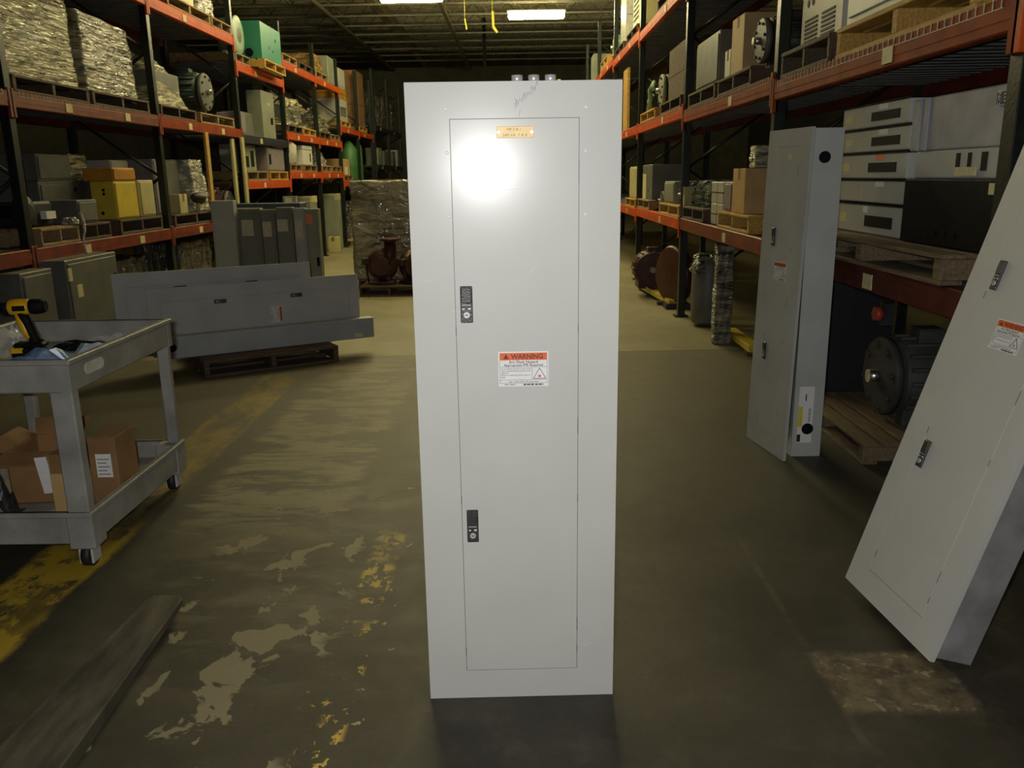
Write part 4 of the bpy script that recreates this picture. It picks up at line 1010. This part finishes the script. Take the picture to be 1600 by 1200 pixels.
rpal('dark pallet in the third bay of the upper right shelf', 'R', 8.8, 10.0, 2.092, m=WOODD, h=.12)
renc('dark_crate', 'dark brown crate on the third-bay pallet, upper right', 'crate', 'R', 8.9, 9.8, 2.214, 2.75, WOODD, [('seam',.25)], d=.6)
b = B(); b.box(1.66, 1.70, 13.1, 13.6, 2.095, 2.98, .004); tag(obj('plywood_sheet', b, WOODY), 'amber plywood sheet standing on edge just right of the panelboard', 'board')
# top shelf
rpal('dark pallet under the brightly lit white boxes, top right', 'R', 12.1, 13.2, 3.302, m=WOODD)
renc('white_machine', 'ribbed white machine on the top right shelf', 'machine', 'R', 12.25, 12.9, 3.424, 4.4, PALEY, [('vent',-.25,.25,.1,.5)], d=.6)
rpal('dark pallet at the end of the top right shelf', 'R', 13.6, 14.7, 3.302, m=WOODD)
renc('white_machine', 'glossy white machine beside the fourth right post, top shelf', 'machine', 'R', 13.75, 14.4, 3.424, 4.3, mat('gloss_white', (.7,.7,.66), .2), [('seam',.4)], d=.6)
rpal('amber pallet on the far top right shelf', 'R', 16.0, 17.2, 3.362, m=WOODY, h=.18)
motor('green motor on the top right shelf near the dark post', (1.72, 15.6, 3.364), RROT, .2, .5, GREEN, face=FANG)
renc('grey_enclosure', 'grey-green cabinet at the far end of the top right shelf', 'electrical box', 'R', 19.3, 19.9, 3.362, 4.0, GREYG, [('door',.03)], d=.4)
rpal('dark pallet on the near top right shelf', 'R', 9.2, 10.4, 3.252, m=WOODD)
# lower shelf
rpal('light pallet under the stack of grey switch units, right lower shelf', 'R', 3.22, 4.82, 1.007, xf=1.62, d=.85, m=WOODM)
zs = [1.13, 1.285, 1.405, 1.535, 1.655, 1.775]
unit_lb = ['lowest grey switch unit of the stack, with a white tag', 'second grey switch unit up, blank front with a pale strip', 'third grey switch unit up, black handle window and red tag below', 'fourth grey switch unit up, black handle window and white tag', 'top grey switch unit of the stack, with a torn yellow sticker']
for k in range(5):
    h_ = zs[k+1]-zs[k]-.006; ft = []
    if k != 1: ft.append(('window', -.02, .30, h_*.25, h_*.62))
    else: ft.append(('label', -.12, -.08, h_*.15, h_*.8, GREYP))
    ft.append(('label', .06 if k else -.05, .16 if k else .0, h_*.70, h_*.92, PAPER if k not in (2,) else PAPERP))
    if k in (0, 2, 3, 4): ft.append(('label', -.36, -.27, h_*.3, h_*.62, PAPERY))
    ft.append(('seam', h_-.004))
    renc('switch_unit', unit_lb[k], 'electrical box', 'R', 3.94+.01*k, 4.78, zs[k], zs[k]+h_, GREYS, ft, xf=1.79+.008*(k % 2), d=.55, group='grey switch units stacked on the right lower shelf')
t = renc('machine_case', 'black machine case on the right lower shelf below the silver box', 'machine', 'R', 3.06, 3.90, 1.13, 1.405, BLACK, [('hole',-.1,.06,.012),('hole',-.02,.06,.012),('hole',.06,.06,.012),('label',.28,.36,.22,.262,PAPERY)], xf=1.76, d=.55)
t = renc('grey_enclosure', 'low grey box with two dark slots under the silver box', 'electrical box', 'R', 3.14, 3.86, 1.407, 1.522, GREYS, [('window',.19,.23,.03,.10),('window',.0,.03,.02,.10),('window',.09,.115,.03,.10)], xf=1.78, d=.5)
b = B(); b.box(.02, .18, -.016, -.010, .012, .045); obj('paper_tag', b, PAPERY, t)
t = renc('silver_box', 'silver disconnect box with a blue ON sign, top of the right pile', 'electrical box', 'R', 3.06, 3.93, 1.524, 1.745, SILVER, [('label',.34,.40,.03,.08,PAPERY)], xf=1.78, d=.5)
b = B(); b.box(-.30, -.27, -.012, .002, 0, .221, .003); b.box(-.36, -.345, -.008, .002, 0, .221, .003); obj('side_rib', b, SILVER, t)
b = B(); b.box(.26, .44, -.012, .001, .145, .195); sg = obj('switch_sign', b, NAVY, t, label='dark blue sign with white letters')
me = text_mesh([('ON', 0, 0, .030, 'CENTER', 1.)])
for v in me.vertices: v.co = Vector((-v.co.z+.287, -.0126, v.co.x+.170))
obj('lettering', me, PAPER, sg)
b = B()
for z in (.180, .168, .156): b.box(.31, .39+.04*((z*1000)%2), -.0126, -.0119, z, z+.005)
b.box(.258, .442, -.0124, -.0119, .145, .147); b.box(.258, .442, -.0124, -.0119, .193, .195); obj('printed_lines', b, PAPER, sg)
rpal('light pallet under the brown carton, right lower shelf', 'R', 6.05, 7.0, 1.012, m=WOODY, h=.13)
carton('brown carton on the light pallet, right lower shelf', (1.68, 6.50, 1.144), RROT, .36, .4, .33, CARD)
rwrap('small brown roll in shiny film on top of the brown carton', 'R', 6.30, 6.46, 1.478, 1.63, FILM_GLINT, seed=30, amp=.008, d=.14, xf=1.74)
renc('mauve_box', 'mauve-grey box between the brown carton and the white boxes', 'box', 'R', 6.76, 7.0, 1.144, 1.37, VIOLET, [('door',.015)], d=.3)
for k, (y0, y1, z0, z1) in enumerate(((7.06,7.26,1.012,1.19), (7.28,7.48,1.012,1.19), (7.06,7.26,1.192,1.37), (7.28,7.48,1.192,1.37))):
    renc('white_box', ('lower right box of the four white boxes', 'lower left box of the four white boxes', 'upper right box of the four white boxes', 'upper left box of the four white boxes')[k]+' on the right lower shelf', 'box', 'R', y0, y1, z0, z1, GREYP, [('seam',.09)], d=.3, group='white boxes on the right lower shelf')
rpal('dark pallet under the dark green parts, right lower shelf', 'R', 7.55, 8.5, 1.012, m=WOODD, h=.12)
wrapped('heap of dark green parts left of the white boxes', (1.72, 8.02, 1.134), RROT, .85, .4, .22, film_mat('green_parts', (.02,.045,.035), (.08,.14,.10), (3,3,3), 6), .85, .03, 33, name='parts_heap')
carton('small bright cream box at the left of the dark green parts', (1.655, 8.50, 1.134), RROT, .06, .10, .18, PALEY)
rpal('light pallet with pale front blocks under the grey tapered box', 'R', 8.72, 9.9, 1.002, m=WOODY, h=.12)
renc('grey_enclosure', 'grey box on the pale-block pallet, third bay right', 'electrical box', 'R', 9.25, 9.85, 1.124, 1.36, GREYG, [('door',.02)], d=.4)
motor('small dark motor right of the grey box, third bay right', (1.72, 8.95, 1.124), RROT, .09, .35, DARK)
motor('small dark motor left of the grey box with a bright shaft, third bay right', (1.72, 10.2, 1.004), RROT, .11, .4, DARK)
rpal('light pallet under the dark control box near the panelboard edge', 'R', 10.7, 11.7, 1.002, m=WOOD, h=.12)
renc('control_box', 'dark control box with a cream front panel near the panelboard edge', 'electrical box', 'R', 10.8, 11.6, 1.124, 1.56, GREYD, [('label',-.38,-.1,.0,.32,PAPERY),('hole',.1,.12,.02)], d=.45)
rpal('pallet in the fourth bay of the right lower shelf', 'R', 12.0, 13.0, .982, m=WOODY, h=.12)
renc('cream_cabinet', 'narrow cream cabinet right against the panelboard edge', 'electrical box', 'R', 12.1, 12.9, 1.104, 1.55, PALEY, [('door',.02)], d=.4)
# floor level under the right rack
t = thing('floor_rail', 'yellow painted rail on the floor under the right rack, far one', 'rail', (1.55, 9.1, 0)); b = B(); b.prism([(-.03,1.7,.04),(.06,1.7,.04),(.22,0,.04),(.10,0,.04)], (0,0,.06)); obj('rail_bar', b, YELLOW, t)
for y in (.25, 1.4):
    b = B(); b.box(.02, .12, y, y+.1, 0, .041); obj('rail_block', b, WOODD, t)
t = thing('floor_rail', 'yellow painted rail on the floor beside the leaning grey cover', 'rail', (1.84, 6.55, 0)); b = B(); b.box(0, .10, 0, .8, .04, .10, .004); obj('rail_bar', b, YELLOW, t)
for y in (.05, .65):
    b = B(); b.box(0, .1, y, y+.1, 0, .041); obj('rail_block', b, WOODD, t)
motor('dark red motor on the floor under the right rack', (1.60, 9.95, .10), 0, .20, .5, REDP, face=REDP)
t = thing('fan_rotor', 'dark red fan wheel standing on the floor right of the red motor', 'wheel', (1.73, 9.2, 0)); b = B(); b.lathe((-.08,0,.36), (1,.4,0), [(0,.05),(.02,.30),(.05,.32),(.12,.32),(.15,.28),(.16,.06)], 28); obj('wheel_rim', b, REDP, t)
b = B(); b.box(-.12, .15, -.15, .15, 0, .06); obj('base_frame', b, DARK, t)
t = thing('covered_drum', 'grey drum under a draped cover on the floor, right rack', 'drum', (1.83, 8.05, .0)); b = B(); b.lathe((0,0,.03), (0,0,1), [(0,.14),(.03,.155),(.55,.155),(.62,.12),(.64,.05)], 24); obj('drum_body', b, GREYD, t)
obj('drape', lumpy(.30, .30, .16, .7, .02, 35), FILM_GREY, t, (0, -.15, .52))
wrapped('upright roll of clear film hanging from the right lower beam', (1.755, 7.08, .0), 0, .15, .13, .86, FILM_GREY, .9, .009, 36, name='film_roll')
enclosure('floor_cabinet', 'black cabinet on the floor behind the empty back box', 'electrical panel', (1.78, 5.28, .11), RROT, .5, .5, .75, mat('near_black', (.016,.017,.022), .5), [('door',.03)])
pallet('worn wooden skid on the floor under the grey motor, right rack', (1.72, 4.62, 0), RROT, 1.25, .75, .11, WOODM, 'wooden pallets on the floor')
motor('large grey motor on the wooden skid behind the tilted cabinet', (1.95, 4.42, .112), RROT, .21, .55, DIMG, face=DIMG)
t = thing('red_valve', 'small round red knob on the dark stand above the grey motor', 'valve', (1.93, 4.42, .64)); b = B(); b.lathe((-.03,0,.06), (1,0,0), [(0,.035),(.02,.04),(.05,.02)], 16); obj('knob', b, RED, t)
b = B(); b.box(.01, .06, -.03, .03, 0, .12); obj('valve_body', b, DARK, t)

# ---------------------------------------------------------------- camera, light
RM = ((0.9998708221109294, 0.01302999080397953, 0.009410548913985217), (0.005970001302202012, 0.24253130290195674, -0.9701252116078269), (-0.01492307527509011, 0.9700560738701282, 0.24242218415814687))
cd = bpy.data.cameras.new('camera'); cam = bpy.data.objects.new('camera', cd); COL.objects.link(cam)
cd.sensor_fit = 'HORIZONTAL'; cd.sensor_width = 36; cd.lens = 1300/1600*36; cd.clip_end = 100; cd.clip_start = .02
M4 = Matrix(RM).to_4x4(); M4.translation = (0, 0, 1.444); cam.matrix_world = M4
scene.camera = cam

fd = bpy.data.lights.new('camera_flash', 'AREA'); fd.shape = 'RECTANGLE'; fd.size = .06; fd.size_y = .035; fd.energy = 41; fd.color = (1., .985, .97)
fo = bpy.data.objects.new('camera_flash', fd); COL.objects.link(fo)
Mf = Matrix(RM).to_4x4(); Mf.translation = (-.054, -.01, 1.486); fo.matrix_world = Mf

wd = bpy.data.worlds.new('world'); scene.world = wd; wd.use_nodes = True
wd.node_tree.nodes['Background'].inputs[0].default_value = (.9, .85, .6, 1); wd.node_tree.nodes['Background'].inputs[1].default_value = .004
vs = scene.view_settings; vs.view_transform = 'Standard'; vs.look = 'None'; vs.exposure = 0.; vs.gamma = 1.
try: vs.use_curve_mapping = False
except Exception: pass
